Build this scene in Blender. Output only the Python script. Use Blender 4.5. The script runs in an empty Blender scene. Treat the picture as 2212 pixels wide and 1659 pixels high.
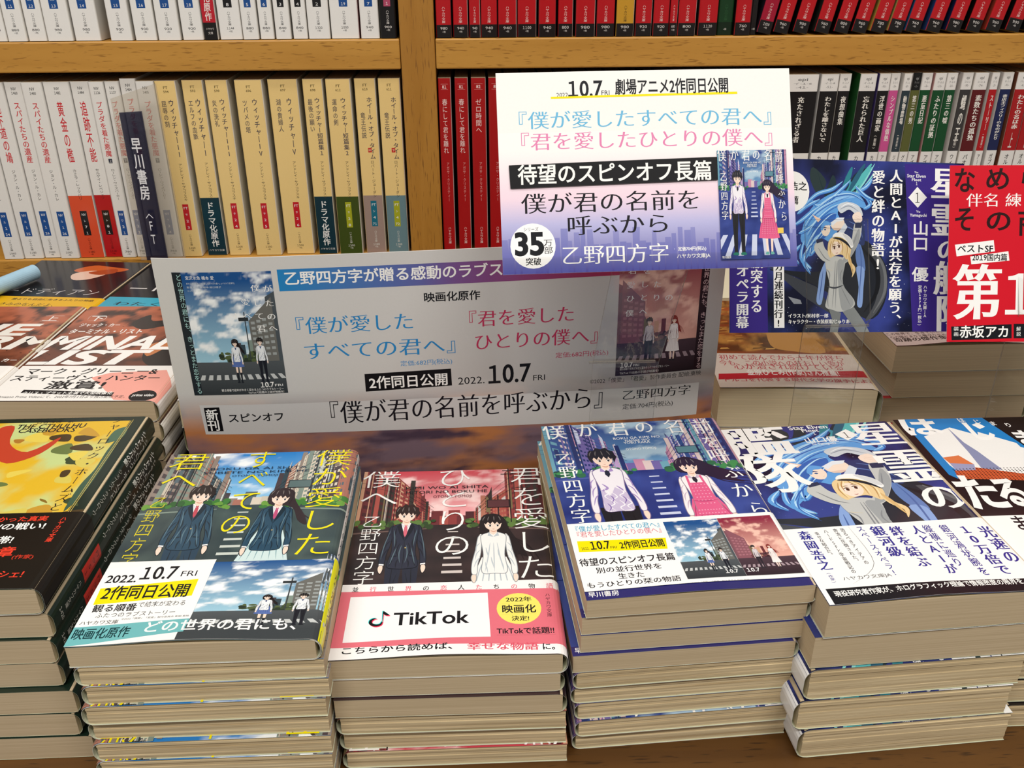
import bpy, bmesh, math, random
from mathutils import Vector, Matrix, noise
from mathutils.geometry import tessellate_polygon
R = math.radians
SC = bpy.context.scene
COL = SC.collection

# ---------------------------------------------------------------- camera
def make_camera():
    pitch, yaw, roll = R(26.442), R(-2.173), R(-.262)
    cy, sy, cp, sp = math.cos(yaw), math.sin(yaw), math.cos(pitch), math.sin(pitch)
    fwd = Vector((-sy*cp, cy*cp, -sp)); r0 = Vector((cy, sy, 0)); u0 = r0.cross(fwd)
    r = math.cos(roll)*r0 + math.sin(roll)*u0
    u = -math.sin(roll)*r0 + math.cos(roll)*u0
    cam = bpy.data.cameras.new('camera'); ob = bpy.data.objects.new('camera', cam); COL.objects.link(ob)
    m = Matrix((r, u, -fwd)).transposed().to_4x4(); m.translation = (.0171, -.3112, .3568)
    ob.matrix_world = m
    cam.sensor_width = 36; cam.lens = 36*1980.2/2212; cam.clip_start = .01
    SC.camera = ob
make_camera()

# ---------------------------------------------------------------- light and exposure
SC.view_settings.view_transform = 'Standard'
SC.view_settings.look = 'None'
SC.view_settings.gamma = 1
SC.view_settings.use_curve_mapping = False
SC.view_settings.exposure = -0.1
SC.cycles.max_bounces = 8; SC.cycles.transparent_max_bounces = 12
world = bpy.data.worlds.new('world'); SC.world = world; world.use_nodes = True
bg = world.node_tree.nodes['Background']; bg.inputs[0].default_value = (1, .95, .88, 1); bg.inputs[1].default_value = .30
def ceiling_lamp(name, x, y, sx, sy, power):
    l = bpy.data.lights.new(name, 'AREA'); l.shape = 'RECTANGLE'; l.size = sx; l.size_y = sy
    l.energy = power; l.color = (1, .955, .89)
    o = bpy.data.objects.new(name, l); COL.objects.link(o); o.location = (x, y, 1.93)
ceiling_lamp('ceiling_lamp', -.75, .05, 1.2, .16, 8.5)
ceiling_lamp('ceiling_lamp', .75, .05, 1.2, .16, 8.5)
ceiling_lamp('ceiling_lamp', -.75, -1.15, 1.2, .16, 29)
ceiling_lamp('ceiling_lamp', .75, -1.15, 1.2, .16, 29)
# ---------------------------------------------------------------- colours and materials
def lin(h):
    h = h.lstrip('#'); c = [int(h[i:i+2], 16)/255 for i in (0, 2, 4)]
    return tuple(x/12.92 if x <= .04045 else ((x+.055)/1.055)**2.4 for x in c)
def mix(a, b, t): return tuple(x+(y-x)*t for x, y in zip(a, b))
def new_mat(name):
    m = bpy.data.materials.new(name); m.use_nodes = True; nt = m.node_tree
    return m, nt, nt.nodes['Principled BSDF'], nt.nodes.new, nt.links.new
def print_mat(name, rough, coat, spec, grain=.04):
    m, nt, b, N, Lk = new_mat(name)
    a = N('ShaderNodeAttribute'); a.attribute_name = 'Col'
    tc = N('ShaderNodeTexCoord'); nz = N('ShaderNodeTexNoise'); nz.inputs['Scale'].default_value = 900
    Lk(tc.outputs['Object'], nz.inputs['Vector'])
    mr = N('ShaderNodeMapRange'); mr.inputs['To Min'].default_value = 1-grain; mr.inputs['To Max'].default_value = 1
    Lk(nz.outputs['Fac'], mr.inputs['Value'])
    mx = N('ShaderNodeMix'); mx.data_type = 'RGBA'; mx.blend_type = 'MULTIPLY'; mx.inputs['Factor'].default_value = 1
    Lk(a.outputs['Color'], mx.inputs['A']); Lk(mr.outputs['Result'], mx.inputs['B']); Lk(mx.outputs['Result'], b.inputs['Base Color'])
    b.inputs['Roughness'].default_value = rough; b.inputs['Coat Weight'].default_value = coat; b.inputs['Coat Roughness'].default_value = .12
    b.inputs['Specular IOR Level'].default_value = spec
    return m
def plain_mat(name, col, rough=.5, var=.06, scale=60):
    m, nt, b, N, Lk = new_mat(name); c = lin(col)
    tc = N('ShaderNodeTexCoord'); nz = N('ShaderNodeTexNoise'); nz.inputs['Scale'].default_value = scale; nz.inputs['Detail'].default_value = 4
    Lk(tc.outputs['Object'], nz.inputs['Vector'])
    cr = N('ShaderNodeValToRGB'); cr.color_ramp.elements[0].color = (*[x*(1-var) for x in c], 1); cr.color_ramp.elements[1].color = (*[min(1, x*(1+var)) for x in c], 1)
    cr.color_ramp.elements[0].position = .3; cr.color_ramp.elements[1].position = .7
    Lk(nz.outputs['Fac'], cr.inputs['Fac']); Lk(cr.outputs['Color'], b.inputs['Base Color']); b.inputs['Roughness'].default_value = rough
    return m
def edge_mat(name, cols, zscale, bump):      # the cut edges of a page block: fine lines along the sheets
    m, nt, b, N, Lk = new_mat(name)
    tc = N('ShaderNodeTexCoord'); mp = N('ShaderNodeMapping'); mp.inputs['Scale'].default_value = (6, 6, zscale)
    oi = N('ShaderNodeObjectInfo'); vm = N('ShaderNodeVectorMath'); vm.operation = 'ADD'
    Lk(tc.outputs['Object'], mp.inputs['Vector']); Lk(mp.outputs['Vector'], vm.inputs[0]); 
    mu = N('ShaderNodeMath'); mu.operation = 'MULTIPLY'; mu.inputs[1].default_value = 37; Lk(oi.outputs['Random'], mu.inputs[0]); Lk(mu.outputs[0], vm.inputs[1])
    nz = N('ShaderNodeTexNoise'); nz.inputs['Scale'].default_value = 1; nz.inputs['Detail'].default_value = 5; nz.inputs['Roughness'].default_value = .7
    Lk(vm.outputs['Vector'], nz.inputs['Vector'])
    cr = N('ShaderNodeValToRGB'); e = cr.color_ramp.elements
    e[0].position = .3; e[0].color = (*lin(cols[0]), 1); e[1].position = .68; e[1].color = (*lin(cols[1]), 1)
    Lk(nz.outputs['Fac'], cr.inputs['Fac']); Lk(cr.outputs['Color'], b.inputs['Base Color']); b.inputs['Roughness'].default_value = .85
    bp = N('ShaderNodeBump'); bp.inputs['Strength'].default_value = bump; bp.inputs['Distance'].default_value = .0004
    Lk(nz.outputs['Fac'], bp.inputs['Height']); Lk(bp.outputs['Normal'], b.inputs['Normal'])
    return m
def wood_mat(name, c0, c1, fleck, sc=(5, 60, 60), rough=.42):
    m, nt, b, N, Lk = new_mat(name)
    tc = N('ShaderNodeTexCoord'); mp = N('ShaderNodeMapping'); mp.inputs['Scale'].default_value = sc
    Lk(tc.outputs['Object'], mp.inputs['Vector'])
    nz = N('ShaderNodeTexNoise'); nz.inputs['Scale'].default_value = 1; nz.inputs['Detail'].default_value = 6; nz.inputs['Distortion'].default_value = .6
    Lk(mp.outputs['Vector'], nz.inputs['Vector'])
    cr = N('ShaderNodeValToRGB'); e = cr.color_ramp.elements
    e[0].position = .32; e[0].color = (*lin(c0), 1); e[1].position = .68; e[1].color = (*lin(c1), 1)
    Lk(nz.outputs['Fac'], cr.inputs['Fac'])
    mp2 = N('ShaderNodeMapping'); mp2.inputs['Scale'].default_value = tuple(s*q for s, q in zip(sc, (20, 14, 14)))
    Lk(tc.outputs['Object'], mp2.inputs['Vector'])
    n2 = N('ShaderNodeTexNoise'); n2.inputs['Scale'].default_value = 1; n2.inputs['Detail'].default_value = 1; n2.inputs['Distortion'].default_value = .2
    Lk(mp2.outputs['Vector'], n2.inputs['Vector'])
    r2 = N('ShaderNodeMapRange'); r2.inputs['From Min'].default_value = .62; r2.inputs['From Max'].default_value = .72; Lk(n2.outputs['Fac'], r2.inputs['Value'])
    mx = N('ShaderNodeMix'); mx.data_type = 'RGBA'; mx.inputs['B'].default_value = (*lin(fleck), 1)
    Lk(r2.outputs['Result'], mx.inputs['Factor']); Lk(cr.outputs['Color'], mx.inputs['A']); Lk(mx.outputs['Result'], b.inputs['Base Color'])
    b.inputs['Roughness'].default_value = rough
    return m
def clear_mat(name, tint, rough=.04, haze=0, hazecol='#b8b0a4'):
    m = bpy.data.materials.new(name); m.use_nodes = True; nt = m.node_tree; N = nt.nodes.new; Lk = nt.links.new
    nt.nodes.remove(nt.nodes['Principled BSDF']); out = nt.nodes['Material Output']
    tr = N('ShaderNodeBsdfTransparent'); tr.inputs[0].default_value = (*tint, 1)
    gl = N('ShaderNodeBsdfGlossy'); gl.inputs['Roughness'].default_value = rough
    fr = N('ShaderNodeFresnel'); fr.inputs['IOR'].default_value = 1.49
    nz = N('ShaderNodeTexNoise'); nz.inputs['Scale'].default_value = 25; bp = N('ShaderNodeBump'); bp.inputs['Strength'].default_value = .05
    Lk(nz.outputs['Fac'], bp.inputs['Height']); Lk(bp.outputs['Normal'], gl.inputs['Normal'])
    mx = N('ShaderNodeMixShader'); ge = N('ShaderNodeNewGeometry'); fa = N('ShaderNodeMath'); fa.operation = 'MULTIPLY_ADD'; fa.inputs[1].default_value = -1; fa.inputs[2].default_value = 1; Lk(ge.outputs['Backfacing'], fa.inputs[0])
    fm = N('ShaderNodeMath'); fm.operation = 'MULTIPLY'; Lk(fr.outputs[0], fm.inputs[0]); Lk(fa.outputs[0], fm.inputs[1]); Lk(fm.outputs[0], mx.inputs[0]); Lk(tr.outputs[0], mx.inputs[1]); Lk(gl.outputs[0], mx.inputs[2])
    last = mx
    if haze:
        df = N('ShaderNodeBsdfDiffuse'); df.inputs[0].default_value = (*lin(hazecol), 1)
        m2 = N('ShaderNodeMixShader'); m2.inputs[0].default_value = haze; Lk(mx.outputs[0], m2.inputs[1]); Lk(df.outputs[0], m2.inputs[2]); last = m2
    Lk(last.outputs[0], out.inputs['Surface'])
    return m
M = dict(
    gloss=print_mat('glossy_printed_paper', .32, .12, .25), coated=print_mat('laminated_book_jacket', .3, .3, .3), satin=print_mat('satin_card', .45, .0, .15),
    edge=edge_mat('cut_page_edges', ('#b5a282', '#cbb899'), 1900, .04), rough=edge_mat('uncut_page_edges', ('#a08a66', '#e2d0aa'), 700, .3),
    pale=edge_mat('pale_page_edges', ('#c6b797', '#dccdab'), 1900, .04),
    wood=wood_mat('beech_veneer', '#bb8636', '#c79240', '#9c6c28'), post=wood_mat('beech_veneer_upright', '#a8742a', '#b37f34', '#855822', (60, 60, 5)),
    table=wood_mat('oak_table_top', '#4c2f0e', '#5f3d14', '#382106', (4, 45, 45)),
    back=plain_mat('dark_back_panel', '#4a3417', .7), clear=clear_mat('clear_acrylic', (.965, .965, .96)), edgec=clear_mat('acrylic_edge', (.62, .63, .62), .2, .25),
    frost=clear_mat('frosted_acrylic', (.95, .94, .92), .3, .2, '#cdc4b4'), navy=clear_mat('navy_translucent_film', (.45, .46, .54), .3, .3, '#23264a'),
    floor=plain_mat('vinyl_floor', '#8d8578', .6), wall=plain_mat('painted_wall', '#d8d2c6', .8), blue=plain_mat('pale_blue_paper', '#a9cfe6', .5))

# ---------------------------------------------------------------- objects
def tag(o, label=None, cat=None, group=None, kind=None):
    if label: o['label'] = label
    if cat: o['category'] = cat
    if group: o['group'] = group
    if kind: o['kind'] = kind
    return o
def empty(name, mat=None, parent=None):
    o = bpy.data.objects.new(name, None); COL.objects.link(o); o.empty_display_size = .02
    if mat is not None: o.matrix_world = mat
    return o
def mesh_obj(name, verts, faces, mats, parent=None, fmat=None, cols=None, smooth=False):
    me = bpy.data.meshes.new(name); me.from_pydata(verts, [], faces)
    for m in (mats if isinstance(mats, (list, tuple)) else [mats]): me.materials.append(m)
    if fmat: me.polygons.foreach_set('material_index', fmat)
    if cols is not None:
        a = me.attributes.new('Col', 'FLOAT_COLOR', 'POINT'); flat = []
        for c in cols: flat += [c[0], c[1], c[2], 1.0]
        a.data.foreach_set('color', flat)
    if smooth: me.polygons.foreach_set('use_smooth', [True]*len(me.polygons))
    me.update()
    o = bpy.data.objects.new(name, me); COL.objects.link(o)
    if parent is not None: o.parent = parent
    return o
def box(name, x0, x1, y0, y1, z0, z1, mat, parent=None, bevel=0):
    cx, cy, cz = (x0+x1)/2, (y0+y1)/2, (z0+z1)/2
    v = [(x-cx, y-cy, z-cz) for x in (x0, x1) for y in (y0, y1) for z in (z0, z1)]
    f = [(0, 1, 3, 2), (4, 6, 7, 5), (0, 4, 5, 1), (2, 3, 7, 6), (0, 2, 6, 4), (1, 5, 7, 3)]
    o = mesh_obj(name, v, f, mat, parent); o.location = (cx, cy, cz)
    if bevel:
        b = o.modifiers.new('bevel', 'BEVEL'); b.width = bevel; b.segments = 2
    return o
def copy_tree(o, parent=None):
    c = o.copy(); COL.objects.link(c)
    if parent is not None: c.parent = parent
    for ch in o.children: copy_tree(ch, c)
    return c

# ---------------------------------------------------------------- lettering
GLYPH = {}
FINE = set('『』「」〈〉,.・:')
def glyph(ch, off, res):
    if ch == '1':      # the flagged figure one
        v, f, ad = glyph('１', off, res); lo = min(p[0] for p in v); hi = max(p[0] for p in v)
        return [((x-lo)*.93+.06, y*.93) for x, y in v], f, (hi-lo)*.93+.14
    if ch in FINE and off[1] < 0: off = (0, 0)
    k = (ch, off, res)
    if k in GLYPH: return GLYPH[k]
    c = bpy.data.curves.new('glyph', 'FONT'); c.body = ch; c.size = 1; c.resolution_u = res
    o = bpy.data.objects.new('glyph', c); COL.objects.link(o)
    me = o.to_mesh()
    v = [(p.co.x, p.co.y) for p in me.vertices]; f = [tuple(p.vertices) for p in me.polygons]
    adv = 1.0
    if ord(ch) < 256:
        if ch == ' ': adv = .3
        else:
            o.to_mesh_clear(); c.body = ch+ch; me = o.to_mesh()
            xs = [p.co.x for p in me.vertices]; adv = max(xs)-max(p[0] for p in v)
    o.to_mesh_clear(); bpy.data.objects.remove(o); bpy.data.curves.remove(c)
    ar = sum((v[p[1]][0]-v[p[0]][0])*(v[p[2]][1]-v[p[0]][1])-(v[p[2]][0]-v[p[0]][0])*(v[p[1]][1]-v[p[0]][1]) for p in f)
    if ar < 0: f = [p[::-1] for p in f]
    v = weigh(v, f, *off)
    GLYPH[k] = (v, f, adv); return GLYPH[k]
STY = {'': (0, 0), 'n': (-.010, -.010), 'm': (.008, -.012), 'mb': (.034, .004), 'b': (.02, .016), 'bb': (.04, .034)}
def weigh(v, f, dx, dy):      # move every outline point along its outward normal
    if not dx and not dy: return v
    cnt = {}
    for p in f:
        for i in range(len(p)):
            e = (p[i], p[(i+1) % len(p)]); cnt[e] = 1
    acc = {}
    for (i, j) in cnt:
        if (j, i) in cnt: continue
        ex, ey = v[j][0]-v[i][0], v[j][1]-v[i][1]; l = math.hypot(ex, ey)
        if l < 1e-6: continue
        n = (ey/l, -ex/l)
        for q in (i, j): acc.setdefault(q, []).append(n)
    out = list(v)
    for q, ns in acc.items():
        sx, sy = sum(n[0] for n in ns), sum(n[1] for n in ns); l = math.hypot(sx, sy)
        if l < .2: continue
        sx, sy = sx/l, sy/l; m = min(1.5, 1/max(.35, sx*ns[0][0]+sy*ns[0][1]))
        out[q] = (v[q][0]+sx*m*dx, v[q][1]+sy*m*dy)
    return out
ROT = set('ー〜〈〉()（）「」『』…-−［］〔〕[]')
SMALL = set('ッャュョァィゥェォっゃゅょぁぃぅぇぉ')

# ---------------------------------------------------------------- printed pages (millimetres, u to the right, v up)
def clip_poly(p, ax, lim, keep_less):
    out = []; n = len(p)
    for i in range(n):
        a, b = p[i], p[(i+1) % n]; da, db = a[ax]-lim, b[ax]-lim
        if keep_less: da, db = -da, -db
        if da >= 0: out.append(a)
        if (da > 0 and db < 0) or (da < 0 and db > 0):
            t = da/(da-db); out.append((a[0]+(b[0]-a[0])*t, a[1]+(b[1]-a[1])*t))
    return out
class Page:
    def __init__(s, w, h, u0=0, v0=0):
        s.el = []; s.clip = (u0, v0, u0+w, v0+h); s.xf = (0, 0, 1, 1); s.top = {}
    def add(s, polys, col, layer=None):
        ou, ov, su, sv = s.xf; a0, b0, a1, b1 = s.clip; out = []
        for p in polys:
            q = [(ou+x*su, ov+y*sv) for x, y in p]
            xs = [x for x, _ in q]; ys = [y for _, y in q]
            if max(xs) <= a0 or min(xs) >= a1 or max(ys) <= b0 or min(ys) >= b1: continue
            if min(xs) < a0: q = clip_poly(q, 0, a0, False)
            if q and max(xs) > a1: q = clip_poly(q, 0, a1, True)
            if q and min(ys) < b0: q = clip_poly(q, 1, b0, False)
            if q and max(ys) > b1: q = clip_poly(q, 1, b1, True)
            if len(q) >= 3: out.append(q)
        if not out: return
        cells = set()
        for q in out:
            xs = [x for x, _ in q]; ys = [y for _, y in q]
            x0, x1, y0, y1 = int(min(xs)//1.2), int(max(xs)//1.2), int(min(ys)//1.2), int(max(ys)//1.2)
            if (x1-x0+1)*(y1-y0+1) > 6 and len(q) == 3:      # long thin triangles: keep to the cells they really cross
                for cx in range(x0, x1+1):
                    for cy in range(y0, y1+1):
                        r = clip_poly(clip_poly(q, 0, cx*1.2, False), 0, cx*1.2+1.2, True)
                        if r: r = clip_poly(clip_poly(r, 1, cy*1.2, False), 1, cy*1.2+1.2, True) if len(r) > 2 else []
                        if len(r) > 2: cells.add((cx, cy))
            else: cells.update((cx, cy) for cx in range(x0, x1+1) for cy in range(y0, y1+1))
        k = max((s.top.get(c, -1) for c in cells), default=-1)+1
        for c in cells: s.top[c] = k
        s.el.append((out, lin(col) if isinstance(col, str) else col, k))
    def rect(s, u0, v0, u1, v1, col): s.add([[(u0, v0), (u1, v0), (u1, v1), (u0, v1)]], col)
    def poly(s, pts, col):
        if len(pts) > 3:
            t = tessellate_polygon([[Vector((x, y, 0)) for x, y in pts]]); s.add([[pts[i] for i in q] for q in t], col)
        else: s.add([pts], col)
    def blob(s, pts, col, n=4):
        P = []; m = len(pts)
        for i in range(m):
            a, b, c, d = pts[i-1], pts[i], pts[(i+1) % m], pts[(i+2) % m]
            for j in range(n):
                t = j/n; t2 = t*t; t3 = t2*t
                P.append(tuple(.5*(2*b[k]+(c[k]-a[k])*t+(2*a[k]-5*b[k]+4*c[k]-d[k])*t2+(3*b[k]-a[k]-3*c[k]+d[k])*t3) for k in (0, 1)))
        s.poly(P, col)
    def line(s, pts, w, col, taper=0):
        if len(pts) > 2:
            Q = []; m = len(pts)
            for i in range(m-1):
                a, b, c, d = pts[max(i-1, 0)], pts[i], pts[i+1], pts[min(i+2, m-1)]
                for j in range(5):
                    t = j/5; t2 = t*t; t3 = t2*t
                    Q.append(tuple(.5*(2*b[k]+(c[k]-a[k])*t+(2*a[k]-5*b[k]+4*c[k]-d[k])*t2+(3*b[k]-a[k]-3*c[k]+d[k])*t3) for k in (0, 1)))
            Q.append(pts[-1])
        else: Q = pts
        L, Rr = [], []
        for i, p in enumerate(Q):
            a, b = Q[max(i-1, 0)], Q[min(i+1, len(Q)-1)]; dx, dy = b[0]-a[0], b[1]-a[1]; l = math.hypot(dx, dy) or 1
            ww = w/2*(1 if not taper else max(.12, math.sin(math.pi*(.08+.9*i/(len(Q)-1)))))
            L.append((p[0]-dy/l*ww, p[1]+dx/l*ww)); Rr.append((p[0]+dy/l*ww, p[1]-dx/l*ww))
        s.add([[L[i], Rr[i], Rr[i+1], L[i+1]] for i in range(len(Q)-1)], col)
    def ell(s, u, v, ru, rv, col, n=28):
        s.add([[(u, v), (u+ru*math.cos(2*math.pi*i/n), v+rv*math.sin(2*math.pi*i/n)), (u+ru*math.cos(2*math.pi*(i+1)/n), v+rv*math.sin(2*math.pi*(i+1)/n))] for i in range(n)], col)
    def grid(s, u0, v0, u1, v1, nu, nv, fn):
        s.add([[(u0+(u1-u0)*a/nu, v0+(v1-v0)*b/nv) for a, b in ((i, j), (i+1, j), (i+1, j+1), (i, j+1))] for i in range(nu) for j in range(nv)], fn)
    def text(s, t, u0, u1, v, h, col, st=''):
        it = 'i' in st; st = st.replace('i', ''); off = STY[st]; res = 4 if h > 5 else 2
        if h < 6 and st in ('m', 'n'): off = (.016, .008)
        G = [glyph(c, off, res) for c in t]; A = sum(g[2] for g in G)
        cjk = any(ord(c) > 255 for c in t)
        sy = h/(.9 if cjk else .69); sx = (u1-u0)/(A-.07); x = u0-.035*sx; cv = .38 if cjk else .343; polys = []
        for (gv, gf, ad) in G:
            P = [(x+a*sx+(.32*(b-cv)*sy if it else 0), v+(b-cv)*sy) for a, b in gv]
            polys += [[P[i] for i in f] for f in gf]
            x += ad*sx
        s.add(polys, col)
    def vtext(s, t, vt, vb, u, w, col, st=''):
        off = STY[st]; res = 4 if w > 5 else 2; n = len(t)
        if w < 6 and st in ('m', 'n'): off = (.016, .008)
        sy = (vt-vb)/(n-.08); sx = w/.92; polys = []
        for i, c in enumerate(t):
            gv, gf, ad = glyph(c, off, res); cu = .5 if ord(c) > 255 else ad/2
            cy = vt-(i+.46)*sy; q = (sx+sy)/2
            P = []
            for a, b in gv:
                a, b = a-cu, b-(.38 if ord(c) > 255 else .343)
                if c in ROT: a, b = b, -a
                if c in '、。': a, b = a+.6, b+.6
                if c in SMALL: a, b = a+.08, b+.06
                P.append((u+a*sx, cy+b*sy))
            polys += [[P[i2] for i2 in f] for f in gf]
        s.add(polys, col)
    def data(s, items):
        for e in items:
            k = e[0]
            if k == 't': s.text(*e[1:])
            elif k == 'v': s.vtext(*e[1:])
            else:
                pts = lambda q: [(q[i], q[i+1]) for i in range(0, len(q), 2)]
                if k == 'p': s.poly(pts(e[2]), e[1])
                elif k == 'b': s.blob(pts(e[2]), e[1])
                elif k == 'l': s.line(pts(e[3]), e[2], e[1], 1)
                elif k == 'e': s.ell(e[2], e[3], e[4], e[5], e[1])
    def emit(s, V, F, C, fmap, cu=(), cv=()):      # drape the print over the surface fmap(u, v, layer)
        for polys, col, k in s.el:
            for p in polys:
                parts = [p]
                for ax, cuts in ((0, cu), (1, cv)):
                    if not cuts: continue
                    lo = min(q[ax] for q in p); hi = max(q[ax] for q in p)
                    for c in cuts:
                        if lo+1e-6 < c < hi-1e-6:
                            nx = []
                            for q in parts:
                                l2 = min(z[ax] for z in q); h2 = max(z[ax] for z in q)
                                if l2 < c-1e-6 and h2 > c+1e-6:
                                    for kl in (True, False):
                                        r = clip_poly(q, ax, c, kl)
                                        if len(r) >= 3: nx.append(r)
                                else: nx.append(q)
                            parts = nx
                for q in parts:
                    b = len(V)
                    for (u, v) in q:
                        V.append(fmap(u, v, k+GAP)); C.append(col(u, v) if callable(col) else col)
                    F.append(tuple(range(b, b+len(q))))
STEP = .006      # mm of ink film between overlapping prints
GAP = 5
def sheet(V, F, C, fmap, us, vs, th, col, colin):
    nu, nv = len(us), len(vs); b = len(V)
    for side in (0, 1):
        for u in us:
            for v in vs:
                V.append(fmap(u, v, 0 if side == 0 else -th/STEP)); C.append((col(u, v) if callable(col) else col) if side == 0 else colin)
    o = nu*nv; ix = lambda i, j: b+i*nv+j
    for i in range(nu-1):
        for j in range(nv-1):
            F.append((ix(i, j), ix(i+1, j), ix(i+1, j+1), ix(i, j+1)))
            F.append((o+ix(i, j), o+ix(i, j+1), o+ix(i+1, j+1), o+ix(i+1, j)))
    for i in range(nu-1):
        F.append((ix(i, 0), o+ix(i, 0), o+ix(i+1, 0), ix(i+1, 0))); F.append((ix(i, nv-1), ix(i+1, nv-1), o+ix(i+1, nv-1), o+ix(i, nv-1)))
    for j in range(nv-1):
        F.append((ix(0, j), ix(0, j+1), o+ix(0, j+1), o+ix(0, j))); F.append((ix(nu-1, j), o+ix(nu-1, j), o+ix(nu-1, j+1), ix(nu-1, j+1)))

# ---------------------------------------------------------------- a paperback: jacket, page block, paper band
def profile(w, t, r):
    arc = math.pi*r/2; a = w-r; st = t-2*r
    def f(s):
        if s <= a: return s, t, 0., 1.
        s -= a
        if s <= arc: q = s/r; return a+r*math.sin(q), t-r+r*math.cos(q), math.sin(q), math.cos(q)
        s -= arc
        if s <= st: return w, t-r-s, 1., 0.
        s -= st
        if s <= arc: q = s/r; return a+r*math.cos(q), r-r*math.sin(q), math.cos(q), -math.sin(q)
        s -= arc
        return a-s, 0., 0., -1.
    k = 5 if r > 2 else 3
    cuts = [a+arc*i/k for i in range(k+1)]+[a+arc+st+arc*i/k for i in range(k+1)]
    return f, cuts, 2*a+2*arc+st, a+arc+st/2
def spine_range(w, t, r):      # u of the spine's left and right edge
    arc = math.pi*r/2; return w-r+arc*.5, w-r+arc*1.5+t-2*r
def page_block(parent, w, h, t, r, edge='edge', rough_head=True, seed=0):
    rnd = random.Random(seed); x0, x1, y0, y1, z0, z1 = .25, w-max(1.0, r*.45), .12, h-.3, .06, t-.06
    V = []; F = []; FM = []
    n = 9 if rough_head else 1
    zs = [z0+(z1-z0)*i/n for i in range(n+1)]
    for i in range(n):
        ye = y1+(rnd.uniform(-.45, .2) if rough_head else 0); za, zb = zs[i], zs[i+1]; b = len(V)
        V += [(x, y, z) for z in (za, zb) for x, y in ((x0, y0), (x1, y0), (x1, ye), (x0, ye))]
        F += [(b, b+1, b+5, b+4), (b+1, b+2, b+6, b+5), (b+2, b+3, b+7, b+6), (b+3, b, b+4, b+7), (b+3, b+2, b+1, b), (b+4, b+5, b+6, b+7)]
        FM += [0, 0, 1, 0, 1 if i else 0, 1 if i < n-1 else 0]
    return mesh_obj('pages', [(a/1000, b/1000, c/1000) for a, b, c in V], F, [M[edge], M['rough'] if rough_head else M[edge]], parent, FM)
def wrap(name, parent, w, h, t, r, pg, col, mat, off, vmax, lift=None, fine=False, colin='#dfe4cc', th=.22, vmin=0):
    f, arcs, total, mid = profile(w, t, r)
    us = [0.]+([(w-r)*i/32 for i in range(1, 32)] if fine else [])+arcs+[total]
    vs = ([vmin+3.*i for i in range(20) if vmin+3.*i < min(57, vmax-1)]+[vmax] if fine else [vmin, vmax])
    def fm(u, v, k):
        x, z, nx, nz = f(min(max(u, 0), total)); o = off+k*STEP
        if lift and u < w-r: z += lift(u, v)
        return ((x+nx*o)/1000, v/1000, (z+nz*o)/1000)
    V, F, C = [], [], []
    sheet(V, F, C, fm, us, vs, th, col if callable(col) else lin(col), lin(colin))
    if pg: pg.emit(V, F, C, fm, us[1:-1], vs[1:-1] if fine else ())
    return mesh_obj(name, V, F, M[mat], parent, cols=C)
def paperback(w, h, t, r, pg, col, band=None, lift=None, fine=False, mat='coated', edge='edge', rough_head=True, seed=0, name='paperback_book', colin='#cdd2b8'):
    root = empty(name)
    wrap('cover', root, w, h, t, r, pg, col, mat, .12, h, lift, fine, colin, .11)
    page_block(root, w, h, t, r, edge, rough_head, seed)
    if band: wrap('paper_band', root, w, h, t, r, band[0], band[1], 'gloss', .62, band[2], lift, fine, '#f0efe8', .08, band[3] if len(band) > 3 else 0)
    return root
def place(o, x, y, z, a=0): o.matrix_world = Matrix.Translation((x, y, z)) @ Matrix.Rotation(a, 4, 'Z')
ORD = ['first', 'second', 'third', 'fourth', 'fifth', 'sixth', 'seventh', 'eighth', 'ninth', 'tenth', 'eleventh', 'twelfth', 'thirteenth', 'fourteenth', 'fifteenth', 'sixteenth', 'seventeenth', 'eighteenth', 'nineteenth', 'twentieth', 'twenty-first', 'twenty-second', 'twenty-third', 'twenty-fourth']
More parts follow.
